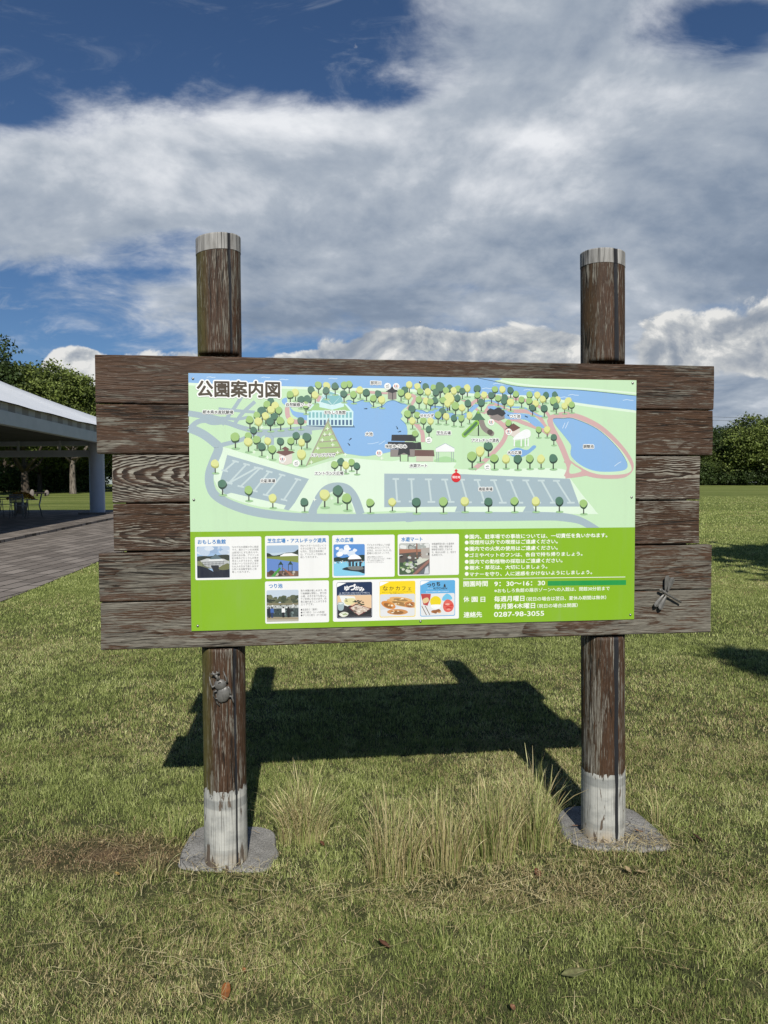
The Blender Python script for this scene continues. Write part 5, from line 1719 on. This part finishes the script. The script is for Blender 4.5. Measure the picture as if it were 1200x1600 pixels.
leaf(0.36, 1.99, 0.022, 0.014, 10, 10, (0.20, 0.095, 0.05), 'tiny brown leaf scrap at the bottom edge', 0.5)
leaf(-1.02, 2.70, 0.024, 0.014, 70, 15, (0.30, 0.20, 0.05), 'small yellowish leaf on the brown worn patch', 0.5)
leaf(-0.55, 2.52, 0.026, 0.016, 140, 25, (0.10, 0.048, 0.026), 'small brown leaf on the straw in front of the left slab', 0.6)
leaf(-0.26, 2.93, 0.030, 0.022, 50, 30, (0.12, 0.045, 0.022), 'small brown leaf beside the straw-coloured tuft', 0.5)
leaf(1.08, 3.03, 0.040, 0.010, 80, 12, (0.16, 0.07, 0.035), 'narrow russet leaf resting on the right slab', 0.6)
leaf(0.83, 3.08, 0.045, 0.006, 96, 4, (0.13, 0.06, 0.035), 'thin brown twig-like leaf on the left of the right slab', 0.3)

# ------------------------------------------------------------------ paving beside the pavilion
pave_mt, n = mat('paving_blocks')
x, y, z = n.coords('Object')
an = R(86)
ux, uy = x * math.cos(an) + y * math.sin(an), y * math.cos(an) - x * math.sin(an)
br = n.new('ShaderNodeTexBrick')
br.offset = 0.5
n.link(n.vec(ux, uy, 0.0), br.inputs['Vector'])
for k_, v_ in (('Scale', 1.0), ('Mortar Size', 0.020), ('Brick Width', 0.60), ('Row Height', 0.30), ('Bias', 0.0)):
    br.inputs[k_].default_value = v_
br.inputs['Color1'].default_value = (0.110, 0.094, 0.080, 1)
br.inputs['Color2'].default_value = (0.240, 0.210, 0.182, 1)
br.inputs['Mortar'].default_value = (0.030, 0.027, 0.020, 1)
q1 = n.noise(n.vec(x, y, 0.0), 1.1, 6, 0.62)
q2 = n.noise(n.vec(x, y, 0.0), 40, 5, 0.7)
col = n.mix(q1.ss(0.35, 0.75) * 0.35, br.outputs['Color'], (0.12, 0.10, 0.085))
col = n.mix(q2.ss(0.45, 0.8) * 0.25, col, (0.28, 0.25, 0.22))
n.surface(col, 0.85, n.bump(q2 * 0.4 - n.g(br.outputs['Fac']) * 0.8, 0.6, 0.008), 0.25)
ysp = [-12, -6, -2, 0, 2, 4, 6, 8, 10, 12, 14, 17, 20, 24, 28, 33.5]
V, F = [], []
for t in ysp:
    xe = float(PATH_X(np.array(float(t))))
    for s in range(9):
        q = xe + (-32 - xe) * (s / 8) ** 1.5
        V.append((q, t, gz(q, t) + 0.012))
for i in range(len(ysp) - 1):
    for s in range(8):
        F.append((i * 9 + s, i * 9 + s + 1, (i + 1) * 9 + s + 1, (i + 1) * 9 + s))
pave = new_mesh('pavement', V, F, pave_mt)
tag(pave, 'brown block pavement beside the white-roofed pavilion', None, None, 'structure')

# ------------------------------------------------------------------ pavilion
memb_mt, n = mat('roof_membrane')
x, y, z = n.coords('Object')
q = n.noise(n.vec(x, y, z), 1.2, 5, 0.6)
q2 = n.noise(n.vec(x * 4, y * 0.6, z), 2.0, 5, 0.6)
n.surface(n.mix(q2.ss(0.45, 0.8) * 0.35, n.ramp(q, [(0.3, (0.58, 0.61, 0.64)), (0.7, (0.65, 0.67, 0.69))]), (0.48, 0.50, 0.51)), 0.5, None, 0.3)
steel_mt, n = mat('painted_steel')
x, y, z = n.coords('Object')
q = n.noise(n.vec(x, y, z), 2.5, 5, 0.6)
n.surface(n.ramp(q, [(0.3, (0.36, 0.395, 0.43)), (0.7, (0.43, 0.46, 0.49))]), 0.45, None, 0.4)
white_col, n = mat('column_paint')
x, y, z = n.coords('Object')
q = n.noise(n.vec(x * 3, y * 3, z * 0.6), 2.0, 5, 0.6)
n.surface(n.ramp(q, [(0.3, (0.36, 0.38, 0.42)), (0.7, (0.42, 0.44, 0.48))]), 0.45, None, 0.4)
lace_mt, n = mat('eave_lacing_cloth')
x, y, z = n.coords('Object')
sq = (y / 0.9).fract().ss(0.48, 0.52)
q = n.noise(n.vec(x, y, z), 3, 4, 0.6)
n.surface(n.mix(sq, (0.26, 0.235, 0.215), n.ramp(q, [(0.3, (0.36, 0.345, 0.33)), (0.7, (0.44, 0.425, 0.41))])), 0.7)
slab_mt, n = mat('slab_stone')
x, y, z = n.coords('Object')
q = n.noise(n.vec(x, y, z), 6, 6, 0.65)
n.surface(n.ramp(q, [(0.3, (0.13, 0.11, 0.095)), (0.7, (0.21, 0.18, 0.16))]), 0.8)

E0, E1 = Vector((-9.35, 12.6)), Vector((-10.72, 29.3))      # the long eave facing the sign
WXD = -15.0                                                   # width towards the west
pav = empty('pavilion', (E1.x, E1.y, gz(E1.x, E1.y)))
tag(pav, 'open pavilion with a white membrane roof and thick grey-white round columns', 'pavilion')
po = Vector((E1.x, E1.y, gz(E1.x, E1.y)))


def P3(x, y, z):
    return Vector((x, y, z)) - po


SE, NE = E0, E1
NW, SW = Vector((E1.x + WXD, E1.y + 0.6)), Vector((E0.x + WXD, E0.y - 0.8))
bm = bmesh.new()


def facet(a_, b_, ra, rb, za, zr, nu=14, nv=10):
    """membrane facet from eave a-b up to ridge points, sagging a little"""
    g_ = []
    for i in range(nu + 1):
        s = i / nu
        row = []
        for j in range(nv + 1):
            t = j / nv
            e = a_.lerp(b_, s)
            r_ = ra.lerp(rb, s)
            p = e.lerp(r_, t)
            zz = za + (zr - za) * t - 0.42 * math.sin(math.pi * t) * (0.6 + 0.4 * math.sin(math.pi * s)) + (0.014 * math.cos(s * 2 * math.pi * 5) - 0.014) * (1 - t) ** 3 + 0.28 * (abs(2 * s - 1) ** 6) * (1 - t) ** 2
            row.append(bm.verts.new(P3(p.x, p.y, zz)))
        g_.append(row)
    for i in range(nu):
        for j in range(nv):
            f = bm.faces.new((g_[i][j], g_[i + 1][j], g_[i + 1][j + 1], g_[i][j + 1]))
            f.smooth = True


RN, RS = Vector((-17.6, 22.2)), Vector((-17.0, 19.2))
facet(SE, NE, RS, RN, 3.72, 7.6)
facet(NE, NW, RN, RN, 3.72, 7.6)
facet(NW, SW, RN, RS, 3.72, 7.6)
facet(SW, SE, RS, RS, 3.72, 7.6)
bmesh.ops.remove_doubles(bm, verts=bm.verts[:], dist=0.02)
bm_obj('roof_membrane', bm, memb_mt, pav, True)


def beam(name, a_, b_, z0, z1, th, mt):
    d = (b_ - a_).normalized()
    s = Vector((-d.y, d.x)) * th / 2
    V = []
    for q in (a_, b_):
        for sg in (1, -1):
            for zz in (z0, z1):
                V.append(P3(q.x + s.x * sg, q.y + s.y * sg, zz))
    F = [(0, 1, 3, 2), (4, 6, 7, 5), (0, 4, 5, 1), (2, 3, 7, 6), (0, 2, 6, 4), (1, 5, 7, 3)]
    return new_mesh(name, V, F, mt, pav)


ins = 0.14


def inset(p, k_):
    c = (SE + NE + NW + SW) / 4
    return p + (c - p).normalized() * k_


corners = [inset(p, 0.22) for p in (SE, NE, NW, SW)]
for i in range(4):
    a_, b_ = corners[i], corners[(i + 1) % 4]
    d = (b_ - a_).normalized() * 0.13
    beam('fascia', a_ + d, b_ - d, 3.12, 3.48, 0.22, steel_mt)
    beam('eave_lacing', a_ + d * 1.2, b_ - d * 1.2, 3.485, 3.72, 0.04, lace_mt)
lo_c = [inset(p, 0.75) for p in (SE, NE, NW, SW)]
beam('tie_beam', lo_c[1], lo_c[2], 2.66, 2.92, 0.18, steel_mt)
beam('tie_beam', lo_c[3], lo_c[0], 2.66, 2.92, 0.18, steel_mt)
for s in (0.12, 0.24, 0.5, 0.75):
    q = lo_c[1].lerp(lo_c[2], s)
    beam('hanger', q - Vector((.04, 0)), q + Vector((.04, 0)), 2.922, 3.5, 0.06, steel_mt)
# ceiling lining under the roof
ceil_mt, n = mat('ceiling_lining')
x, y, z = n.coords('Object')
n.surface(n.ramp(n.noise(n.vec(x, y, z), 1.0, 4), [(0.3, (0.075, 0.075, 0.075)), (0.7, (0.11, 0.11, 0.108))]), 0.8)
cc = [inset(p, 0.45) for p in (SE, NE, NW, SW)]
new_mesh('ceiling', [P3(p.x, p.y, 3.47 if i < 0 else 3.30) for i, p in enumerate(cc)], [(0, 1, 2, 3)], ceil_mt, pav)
for i, p in enumerate([inset(q, 0.95) for q in (SE, NE, NW, SW)]):
    zb = gz(p.x, p.y) + 0.10
    bm = bmesh.new()
    prof = [(0.33, 0.12), (0.285, 0.125), (0.285, 2.6), (0.30, 2.75), (0.30, 3.15)]
    vs = [[bm.verts.new(P3(p.x + r_ * math.cos(t), p.y + r_ * math.sin(t), zb - 0.1 + z_)) for t in (2 * math.pi * j / 32 for j in range(32))] for r_, z_ in prof]
    for r0, r1 in zip(vs, vs[1:]):
        for j in range(32):
            f = bm.faces.new((r0[j], r0[(j + 1) % 32], r1[(j + 1) % 32], r1[j]))
            f.smooth = True
    bm.faces.new(vs[-1])
    co = bm_obj('column', bm, white_col, pav)
    bm = bmesh.new()
    q = P3(p.x, p.y, zb)
    add_box(bm, q.x - .55, q.x + .55, q.y - .55, q.y + .55, q.z - 0.05, q.z + 0.06, 0.02)
    b_ = bm_obj('column_base', bm, slab_mt, co)
# raised floor
sl = [(SE + Vector((0.55, -0.4))), (NE + Vector((0.62, 0.5))), (NW + Vector((-.4, .5))), (SW + Vector((-.4, -.5)))]
NS = 12
V, F = [], []
for i in range(NS + 1):
    e, w_ = sl[0].lerp(sl[1], i / NS), sl[3].lerp(sl[2], i / NS)
    for (p, dz_) in ((e, -0.05), (e, 0.085), (e.lerp(w_, 0.02), 0.10), (w_, 0.10), (w_, -0.05)):
        V.append(P3(p.x, p.y, gz(p.x, p.y) + dz_))
for i in range(NS):
    for j in range(4):
        F.append((i * 5 + j, i * 5 + j + 1, (i + 1) * 5 + j + 1, (i + 1) * 5 + j))
F += [(4, 3, 2, 1, 0), tuple(NS * 5 + j for j in range(5))]
new_mesh('floor_slab', V, F, pave_mt, pav)


# ------------------------------------------------------------------ furniture under the roof
alu_mt, n = mat('chair_metal')
x, y, z = n.coords('Object')
n.surface(n.ramp(n.noise(n.vec(x, y, z), 9, 3), [(0.3, (0.22, 0.23, 0.245)), (0.7, (0.34, 0.35, 0.36))]), 0.35, None, 0.5, 0.6)
slat_mt, n = mat('chair_slats')
x, y, z = n.coords('Object')
n.surface(n.ramp(n.noise(n.vec(x, y, z), 9, 3), [(0.3, (0.085, 0.09, 0.10)), (0.7, (0.13, 0.138, 0.15))]), 0.5)


def chair(loc, rz, label):
    t = empty('cafe_chair', loc, rz)
    tag(t, label, 'chair', 'metal cafe chairs under the pavilion')
    for sx in (-1, 1):
        bm = bmesh.new()
        add_tube(bm, [(sx * .24, -.26, 0), (sx * .235, -.22, .44), (sx * .235, -.20, .64), (sx * .235, .16, .64)], .014, 8)
        bm_obj('front_leg', bm, alu_mt, t)
        bm = bmesh.new()
        add_tube(bm, [(sx * .24, .30, 0), (sx * .23, .20, .44), (sx * .225, .29, .86)], .014, 8)
        bm_obj('rear_leg', bm, alu_mt, t)
    bm = bmesh.new()
    for i in range(6):
        add_box(bm, -.225, .225, -.21 + i * .07, -.155 + i * .07, .435, .450)
    bm_obj('seat', bm, slat_mt, t)
    bm = bmesh.new()
    for i in range(6):
        zz = .53 + i * .055
        yy_ = .215 + (zz - .44) * .20
        add_box(bm, -.222, .222, yy_ - .008, yy_ + .008, zz, zz + .042)
    bm_obj('backrest', bm, slat_mt, t)
    return t


def table(loc, label):
    t = empty('cafe_table', loc, 0.2)
    tag(t, label, 'table')
    bm = bmesh.new()
    add_box(bm, -.45, .45, -.45, .45, .70, .73, .008)
    bm_obj('tabletop', bm, slat_mt, t)
    for sx in (-1, 1):
        for sy in (-1, 1):
            bm = bmesh.new()
            add_tube(bm, [(sx * .40, sy * .40, 0), (sx * .40, sy * .40, .70)], .022, 8)
            bm_obj('leg', bm, alu_mt, t)
    return t


def gp(px, py, y):
    """ground spot on the line of sight at distance y"""
    d = CR * ((px - 600) / F_PX) + CU * ((800 - py) / F_PX) + c_f
    k_ = y / d.y
    return Vector((d.x * k_, y))


fl = lambda p: (p.x, p.y, gz(p.x, p.y) + 0.10)
chair(fl(gp(52, 800, 26.3)), R(-62), 'grey slatted metal chair seen side-on, rightmost under the pavilion')
chair(fl(gp(30, 802, 26.0)), R(8 + 180), 'dark-backed slatted metal chair facing away, in front of the flowers')
chair(fl(gp(3, 800, 26.6)), R(80), 'metal chair cut by the left edge beside the cafe table')
table(fl(gp(12, 800, 26.9)), 'square metal cafe table with thin legs at the left edge')

flower_mt, n = mat('orange_flowers')
x, y, z = n.coords('Object')
q = n.noise(n.vec(x, y, z), 16, 3, 0.6)
n.surface(n.ramp(q, [(0.36, (0.09, 0.085, 0.018)), (0.46, (0.34, 0.17, 0.018)), (0.6, (0.58, 0.30, 0.025))]), 0.7)
p = gp(33, 800, 29.0)
pl = empty('flower_planter', fl(p))
tag(pl, 'round planter of orange flowers behind the chairs under the pavilion', 'planter')
bm = bmesh.new()
prof = [(0.0, 0.0), (0.20, 0.0), (0.26, 0.40), (0.28, 0.43), (0.25, 0.43), (0.23, 0.38), (0.0, 0.38)]
vs = [[bm.verts.new((r_ * math.cos(t) + 0.0, r_ * math.sin(t), z_)) for t in (2 * math.pi * j / 24 for j in range(24))] for r_, z_ in prof[1:6]]
for r0, r1 in zip(vs, vs[1:]):
    for j in range(24):
        bm.faces.new((r0[j], r0[(j + 1) % 24], r1[(j + 1) % 24], r1[j]))
bm.faces.new(vs[0][::-1])
bm.faces.new(vs[-1])
bm_obj('pot', bm, slab_mt, pl)
bm = bmesh.new()
fr = random.Random(4)
for i in range(420):
    t, r_ = fr.uniform(0, 6.28), 0.52 * math.sqrt(fr.random())
    c = Vector((r_ * math.cos(t), r_ * math.sin(t), 0.52 + 0.34 * (1 - (r_ / .56) ** 2) * fr.uniform(.7, 1.05)))
    a_, b_ = Vector((fr.uniform(-1, 1), fr.uniform(-1, 1), fr.uniform(-.4, 1))).normalized() * .05, Vector((fr.uniform(-1, 1), fr.uniform(-1, 1), fr.uniform(-1, .5))).normalized() * .05
    bm.faces.new([bm.verts.new(c + q) for q in (-a_, b_, a_, -b_)])
bm_obj('flowers', bm, flower_mt, pl)

# ------------------------------------------------------------------ trees
bark_mt, n = mat('tree_bark')
x, y, z = n.coords('Object')
q = n.noise(n.vec(x * 6, y * 6, z * 1.4), 1.6, 6, 0.65)
bc = n.attr('bark_tone', 'OBJECT')
n.surface(n.mix(q.ss(0.3, 0.7), (0.035, 0.028, 0.022), bc.outputs['Color']), 0.9, n.bump(q, 0.8, 0.04), 0.1)

leaves_mt, n = mat('tree_leaves')
lt = n.g(n.attr('tone').outputs['Fac'])
tc = n.attr('leaf_tone', 'OBJECT')
col = n.mix(lt, (0.018, 0.030, 0.010), tc.outputs['Color'])
b = n.new('ShaderNodeBsdfPrincipled')
n.link(col, b.inputs['Base Color'])
b.inputs['Roughness'].default_value = 0.55
b.inputs['Specular IOR Level'].default_value = 0.25
tr = n.new('ShaderNodeBsdfTranslucent')
n.link(col, tr.inputs['Color'])
ms = n.new('ShaderNodeMixShader')
ms.inputs[0].default_value = 0.22
n.link(b.outputs[0], ms.inputs[1])
n.link(tr.outputs[0], ms.inputs[2])
o_ = n.new('ShaderNodeOutputMaterial')
n.link(ms.outputs[0], o_.inputs[0])


def crown_mesh(seed, w_, h_, nclump, per, leaf_s, zlo=0.0, shape='round'):
    """leaf clusters spread along twigs through a lobed volume; unit: metres, base at z=0"""
    r_ = np.random.RandomState(seed)
    lobes = []
    nl = 11
    for i in range(nl):
        a_, el_ = r_.rand() * 6.28, r_.rand()
        rad = w_ * (0.30 + 0.24 * r_.rand())
        if shape == 'cone':
            el_ = (i + 0.5) / nl
            rr_ = w_ * 0.55 * (1 - el_) ** 0.8
            rad = w_ * (0.16 + 0.38 * (1 - el_))
        else:
            rr_ = w_ * 0.62 * math.sqrt(r_.rand()) * math.sqrt(max(0.05, 1 - (el_ * 1.05 - 0.35) ** 2))
        lobes.append((rr_ * math.cos(a_), rr_ * math.sin(a_), zlo + h_ * (0.18 + 0.70 * el_), rad))
    C = []
    T_ = []
    while len(C) < nclump:
        lb_ = lobes[r_.randint(nl)]
        d = r_.randn(3)
        d /= np.linalg.norm(d)
        k_ = (0.55 + 0.5 * r_.rand() ** 0.6)
        c = np.array(lb_[:3]) + d * lb_[3] * k_ * np.array([1, 1, 0.72])
        if c[2] < zlo - 0.2:
            continue
        C.append(c)
        T_.append(0.25 + 0.75 * r_.rand() ** 1.1)
    C, T_ = np.array(C), np.array(T_)
    N = nclump * per
    idx = np.repeat(np.arange(nclump), per)
    sp = leaf_s * 2.6
    o = C[idx] + r_.randn(N, 3) * np.array([sp, sp, sp * 0.62])
    a_ = r_.randn(N, 3) + np.array([0, -0.2, 0.35])
    a_ /= np.linalg.norm(a_, axis=1)[:, None]
    b_ = np.cross(a_, r_.randn(N, 3))
    b_ /= np.linalg.norm(b_, axis=1)[:, None]
    c_ = np.cross(a_, b_)
    L = leaf_s * (0.6 + 0.8 * r_.rand(N))[:, None]
    Vv = np.stack([o - b_ * L, o - c_ * L * 0.55, o + b_ * L, o + c_ * L * 0.55], 1).reshape(-1, 3)
    base = (np.arange(N) * 4)[:, None]
    Tt = np.concatenate([base + np.array([0, 1, 2]), base + np.array([0, 2, 3])], 1).reshape(-1, 3)
    tone = np.repeat(np.clip(T_[idx] + 0.22 * r_.randn(N), 0, 1), 4)
    return Vv, Tt, tone, C


def trunk_mesh(seed, zc, h_, w_, r0, fork=0.55, nl=7):
    r_ = random.Random(seed)
    bm = bmesh.new()
    top = Vector((r_.uniform(-.3, .3), r_.uniform(-.3, .3), zc + h_ * 0.55))
    f = Vector((r_.uniform(-.1, .1), 0, zc * fork + 0.3))
    add_tube(bm, [(0, 0, -0.3), (0, 0, 0.12), f * 0.5, f, f.lerp(top, .5) + Vector((.15, .1, 0)), top], [r0 * 1.5, r0 * 1.12, r0, r0 * .9, r0 * .5, r0 * .12], 10)
    for i in range(nl):
        a_ = 6.28 * i / nl + r_.uniform(-.3, .3)
        s = f.lerp(top, r_.uniform(0.0, .45))
        e = Vector((math.cos(a_) * w_ * r_.uniform(.45, .8), math.sin(a_) * w_ * r_.uniform(.45, .8), zc + h_ * r_.uniform(.2, .75)))
        m_ = s.lerp(e, .45) + Vector((0, 0, -.08 * h_))
        add_tube(bm, [s, m_, e], [r0 * .52, r0 * .34, r0 * .06], 7)
    return bm


KINDS = {}


def tree_kind(name, seed, w_, h_, zlo, nclump, per, leaf_s, r0, shape='round', fork=.55):
    Vv, Tt, tone, C = crown_mesh(seed, w_, h_, nclump, per, leaf_s, zlo, shape)
    cr = fast_mesh('crown', Vv, Tt, leaves_mt, {'tone': tone})
    bm = trunk_mesh(seed, zlo, h_, w_, r0, fork)
    tk = bm_obj('trunk', bm, bark_mt)
    cm, tm = cr.data, tk.data
    bpy.data.objects.remove(cr)
    bpy.data.objects.remove(tk)
    KINDS[name] = (cm, tm)


tree_kind('zelkova', 3, 4.4, 7.6, 3.0, 900, 26, 0.115, 0.26)
tree_kind('oak', 8, 4.6, 8.4, 2.4, 1000, 24, 0.125, 0.30)
tree_kind('maple', 14, 3.6, 6.2, 2.0, 760, 24, 0.11, 0.20)
tree_kind('thicket', 21, 4.8, 9.0, 0.4, 900, 24, 0.16, 0.24)
tree_kind('thicket_b', 27, 5.2, 8.2, 0.3, 900, 24, 0.16, 0.24)
tree_kind('dense', 41, 3.3, 6.4, 1.9, 1300, 30, 0.15, 0.22)
tree_kind('conifer', 52, 1.5, 5.7, 0.8, 900, 26, 0.085, 0.10, 'cone')
tree_kind('shrub', 33, 2.0, 2.6, 0.0, 420, 22, 0.10, 0.07)


def tree(kind, x, y, s, rz, leaf_c, bark, label, group, name='tree', sz=1.0):
    cm, tm = KINDS[kind]
    t = empty(name, (x, y, gz(x, y)), rz)
    t.scale = (s, s, s * sz)
    tag(t, label, 'shrub' if name == 'shrub' else 'tree', group)
    c = bpy.data.objects.new('crown', cm)
    k_ = bpy.data.objects.new('trunk', tm)
    for o in (c, k_):
        COL.objects.link(o)
        o.parent = t
    c['leaf_tone'] = [float(q) for q in leaf_c]
    k_['bark_tone'] = [float(q) for q in bark]
    return t


GREY_B, DARK_B = (0.22, 0.19, 0.155), (0.085, 0.068, 0.052)
GL, GM, GD = (0.185, 0.235, 0.055), (0.115, 0.160, 0.038), (0.060, 0.095, 0.026)
trng = random.Random(31)
GL_ = 'park trees beyond the pavilion'
for (kind, px, d, s, c, bk, lab, sz) in (
        ('zelkova', 114, 62, 1.00, GL, GREY_B, 'pale-barked spreading tree seen right of the chairs under the roof', 0.98),
        ('oak', 40, 60, 1.05, GL, DARK_B, 'broad yellow-green tree rising over the pavilion roof', 0.93),
        ('oak', -44, 56, 1.08, GD, DARK_B, 'tallest dark tree cut by the left edge', 1.08),
        ('maple', 146, 68, 1.10, GL, GREY_B, 'lower rounded tree beside the left end of the sign', 1.0),
        ('zelkova', 78, 70, 1.10, GM, DARK_B, 'mid-green tree behind the pale-barked tree', 1.0),
        ('oak', 10, 72, 1.10, GM, DARK_B, 'shaded tree standing behind the flower planter', 1.0),
        ('maple', 62, 66, 1.05, GM, DARK_B, 'small leafy tree over the park bench', 1.0),
        ('zelkova', 190, 72, 1.0, GM, GREY_B, 'green tree hidden mostly behind the plank end', 1.0),
        ('oak', 235, 78, 1.05, GD, DARK_B, 'dark tree behind the left part of the map panel', 1.0)):
    p = gp(px, 760, d)
    tree(kind, p.x, p.y, s, trng.uniform(0, 6.28), c, bk, lab, GL_, sz=sz)
for i, px in enumerate((-40, -6, 22, 48, 70, 95, 120, 148, 178, 210)):
    p = gp(px, 760, 82 + 3 * (i % 3))
    tree(('thicket', 'thicket_b')[i % 2], p.x, p.y, 0.95, trng.uniform(0, 6.28), GD, DARK_B, 'dark tree of the dense wood seen between the nearer trunks under the roof', 'dense wood behind the pavilion')
# tree belt at the far side of the lawn, right
rb = [(1078, 104, 'thicket', 0.96, GD, 'dark bushy tree just past the right end of the sign'), (1118, 101, 'thicket_b', 1.02, GD, 'dark tall-crowned tree in the right belt'), (1166, 97, 'thicket', 1.14, GL, 'light olive willow-like tree in the right belt'), (1208, 99, 'thicket_b', 1.12, GM, 'green tree cut by the right edge'),
      (1140, 99, 'maple', 0.80, GL, 'small light tree in front of the right belt'), (1100, 97, 'maple', 0.72, GM, 'low yellow-green bush-like tree touching the sign end'), (1188, 112, 'thicket', 1.12, GD, 'dark tree behind the light olive one'), (1140, 112, 'thicket_b', 1.16, GD, 'taller dark tree rising behind the small light tree'),
      (1250, 101, 'thicket', 1.10, GM, 'green tree beyond the right edge of the view'), (1040, 105, 'thicket_b', 1.0, GD, 'dark tree behind the right planks')]
for px, d, kind, s, c, lab in rb:
    p = gp(px, 757, d)
    tree(kind, p.x, p.y, s, trng.uniform(0, 6.28), c, DARK_B, lab, 'tree belt across the lawn', sz=0.84)
for px in (300, 380, 470, 560, 650, 740, 830, 920, 985):
    p = gp(px, 757, 106 + trng.uniform(-5, 5))
    tree(trng.choice(('thicket', 'thicket_b')), p.x, p.y, trng.uniform(.8, .95), trng.uniform(0, 6.28), GD, DARK_B, 'dark tree of the far belt hidden behind the map panel', 'tree belt hidden behind the sign', sz=0.85)
for px, d, lab in ((1092, 96, 'low shrub at the lawn edge beside the sign end'), (1126, 96.5, 'low dark shrub at the lawn edge, second from the sign'), (1160, 95.5, 'low shrub under the light olive tree'), (1194, 96, 'low shrub at the right edge of the view')):
    p = gp(px, 757, d)
    tree('shrub', p.x, p.y, 1.1, trng.uniform(0, 6.28), GD, DARK_B, lab, 'shrubs along the far lawn edge', 'shrub')
for px, d, lab in ((6, 66, 'shrub in the wood edge at the left edge of the view'), (38, 68, 'shrub in the wood edge above the flowers'), (92, 70, 'shrub in the wood edge left of the pale trunk'), (134, 70, 'shrub in the wood edge right of the pale trunk')):
    p = gp(px, 757, d)
    tree('shrub', p.x, p.y, 1.0, trng.uniform(0, 6.28), GM, DARK_B, lab, 'shrubs along the wood edge', 'shrub')
# trees out of view to the right; the photo shows only their shadows on the lawn
tree('conifer', 4.02, -1.05, 0.55, 0.4, GM, DARK_B, 'slender tree outside the right edge whose tip shades the lawn by the sign', 'trees shading the lawn from the right', sz=1.85)
tree('dense', 11.2, 4.2, 1.28, 2.1, GM, DARK_B, 'tree outside the right edge whose crown shades the mid lawn', 'trees shading the lawn from the right', sz=0.95)
tree('maple', 29.0, 34.0, 1.0, 1.1, GM, DARK_B, 'farther tree outside the right edge shading the far lawn', 'trees shading the lawn from the right')

# ------------------------------------------------------------------ bench and stones by the wood
bench_mt, n = mat('dark_timber')
x, y, z = n.coords('Object')
n.surface(n.ramp(n.noise(n.vec(x * 2, y * 9, z * 9), 2, 4), [(0.3, (0.030, 0.024, 0.020)), (0.7, (0.055, 0.045, 0.038))]), 0.7)
p = gp(64, 765, 55)
bt = empty('park_bench', (p.x, p.y, gz(p.x, p.y)), 0.15)
tag(bt, 'dark backless bench between two stones at the wood edge', 'bench')
bm = bmesh.new()
for i in range(3):
    add_box(bm, -.40, .40, -.21 + .145 * i, -.08 + .145 * i, .24, .275, .006)
bm_obj('seat', bm, bench_mt, bt)
for sx in (-.30, .30):
    bm = bmesh.new()
    add_box(bm, sx - .03, sx + .03, -.18, .18, 0, .24, .006)
    bm_obj('leg', bm, bench_mt, bt)
for px, d, hh, lab in ((50, 54, 0.55, 'upright pale stone left of the dark bench'), (73, 57, 0.42, 'upright pale stone right of the dark bench')):
    p = gp(px, 765, d)
    bm = bmesh.new()
    add_ball(bm, Vector((0, 0, hh * .45)), (0.16, 0.13, hh * .55), None, 16)
    for v in bm.verts:
        v.co += Vector((mnoise.noise(v.co * 2.1), mnoise.noise(v.co * 2.1 + Vector((5, 0, 0))), mnoise.noise(v.co * 1.7 + Vector((0, 7, 0))))) * 0.05
        v.co.z = max(v.co.z, -0.05)
    o = bm_obj('standing_stone', bm, slab_mt)
    o.location = (p.x, p.y, gz(p.x, p.y))
    tag(o, lab, 'stone', 'standing stones at the wood edge')

# ------------------------------------------------------------------ power line far behind the tree belt
wire_mt, n = mat('cable')
x, y, z = n.coords('Object')
n.surface(n.ramp(n.noise(n.vec(x, y, z), 1, 2), [(0.3, (0.05, 0.055, 0.06)), (0.7, (0.08, 0.085, 0.09))]), 0.6)
for k_, (za, zb, lab) in enumerate(((14.5, 13.6, 'upper cable of the distant power line above the right tree belt'), (13.9, 13.0, 'lower cable of the distant power line above the right tree belt'))):
    bm = bmesh.new()
    pts = []
    for i in range(25):
        t = i / 24
        xx = 30 + 70 * t
        pts.append((xx, 124 + 10 * t, za + (zb - za) * t + 3.0 * ((t - .5) ** 2 - .25)))
    add_tube(bm, pts, 0.028, 6)
    o = bm_obj('power_cable', bm, wire_mt)
    tag(o, lab, 'cable', 'power line cables')
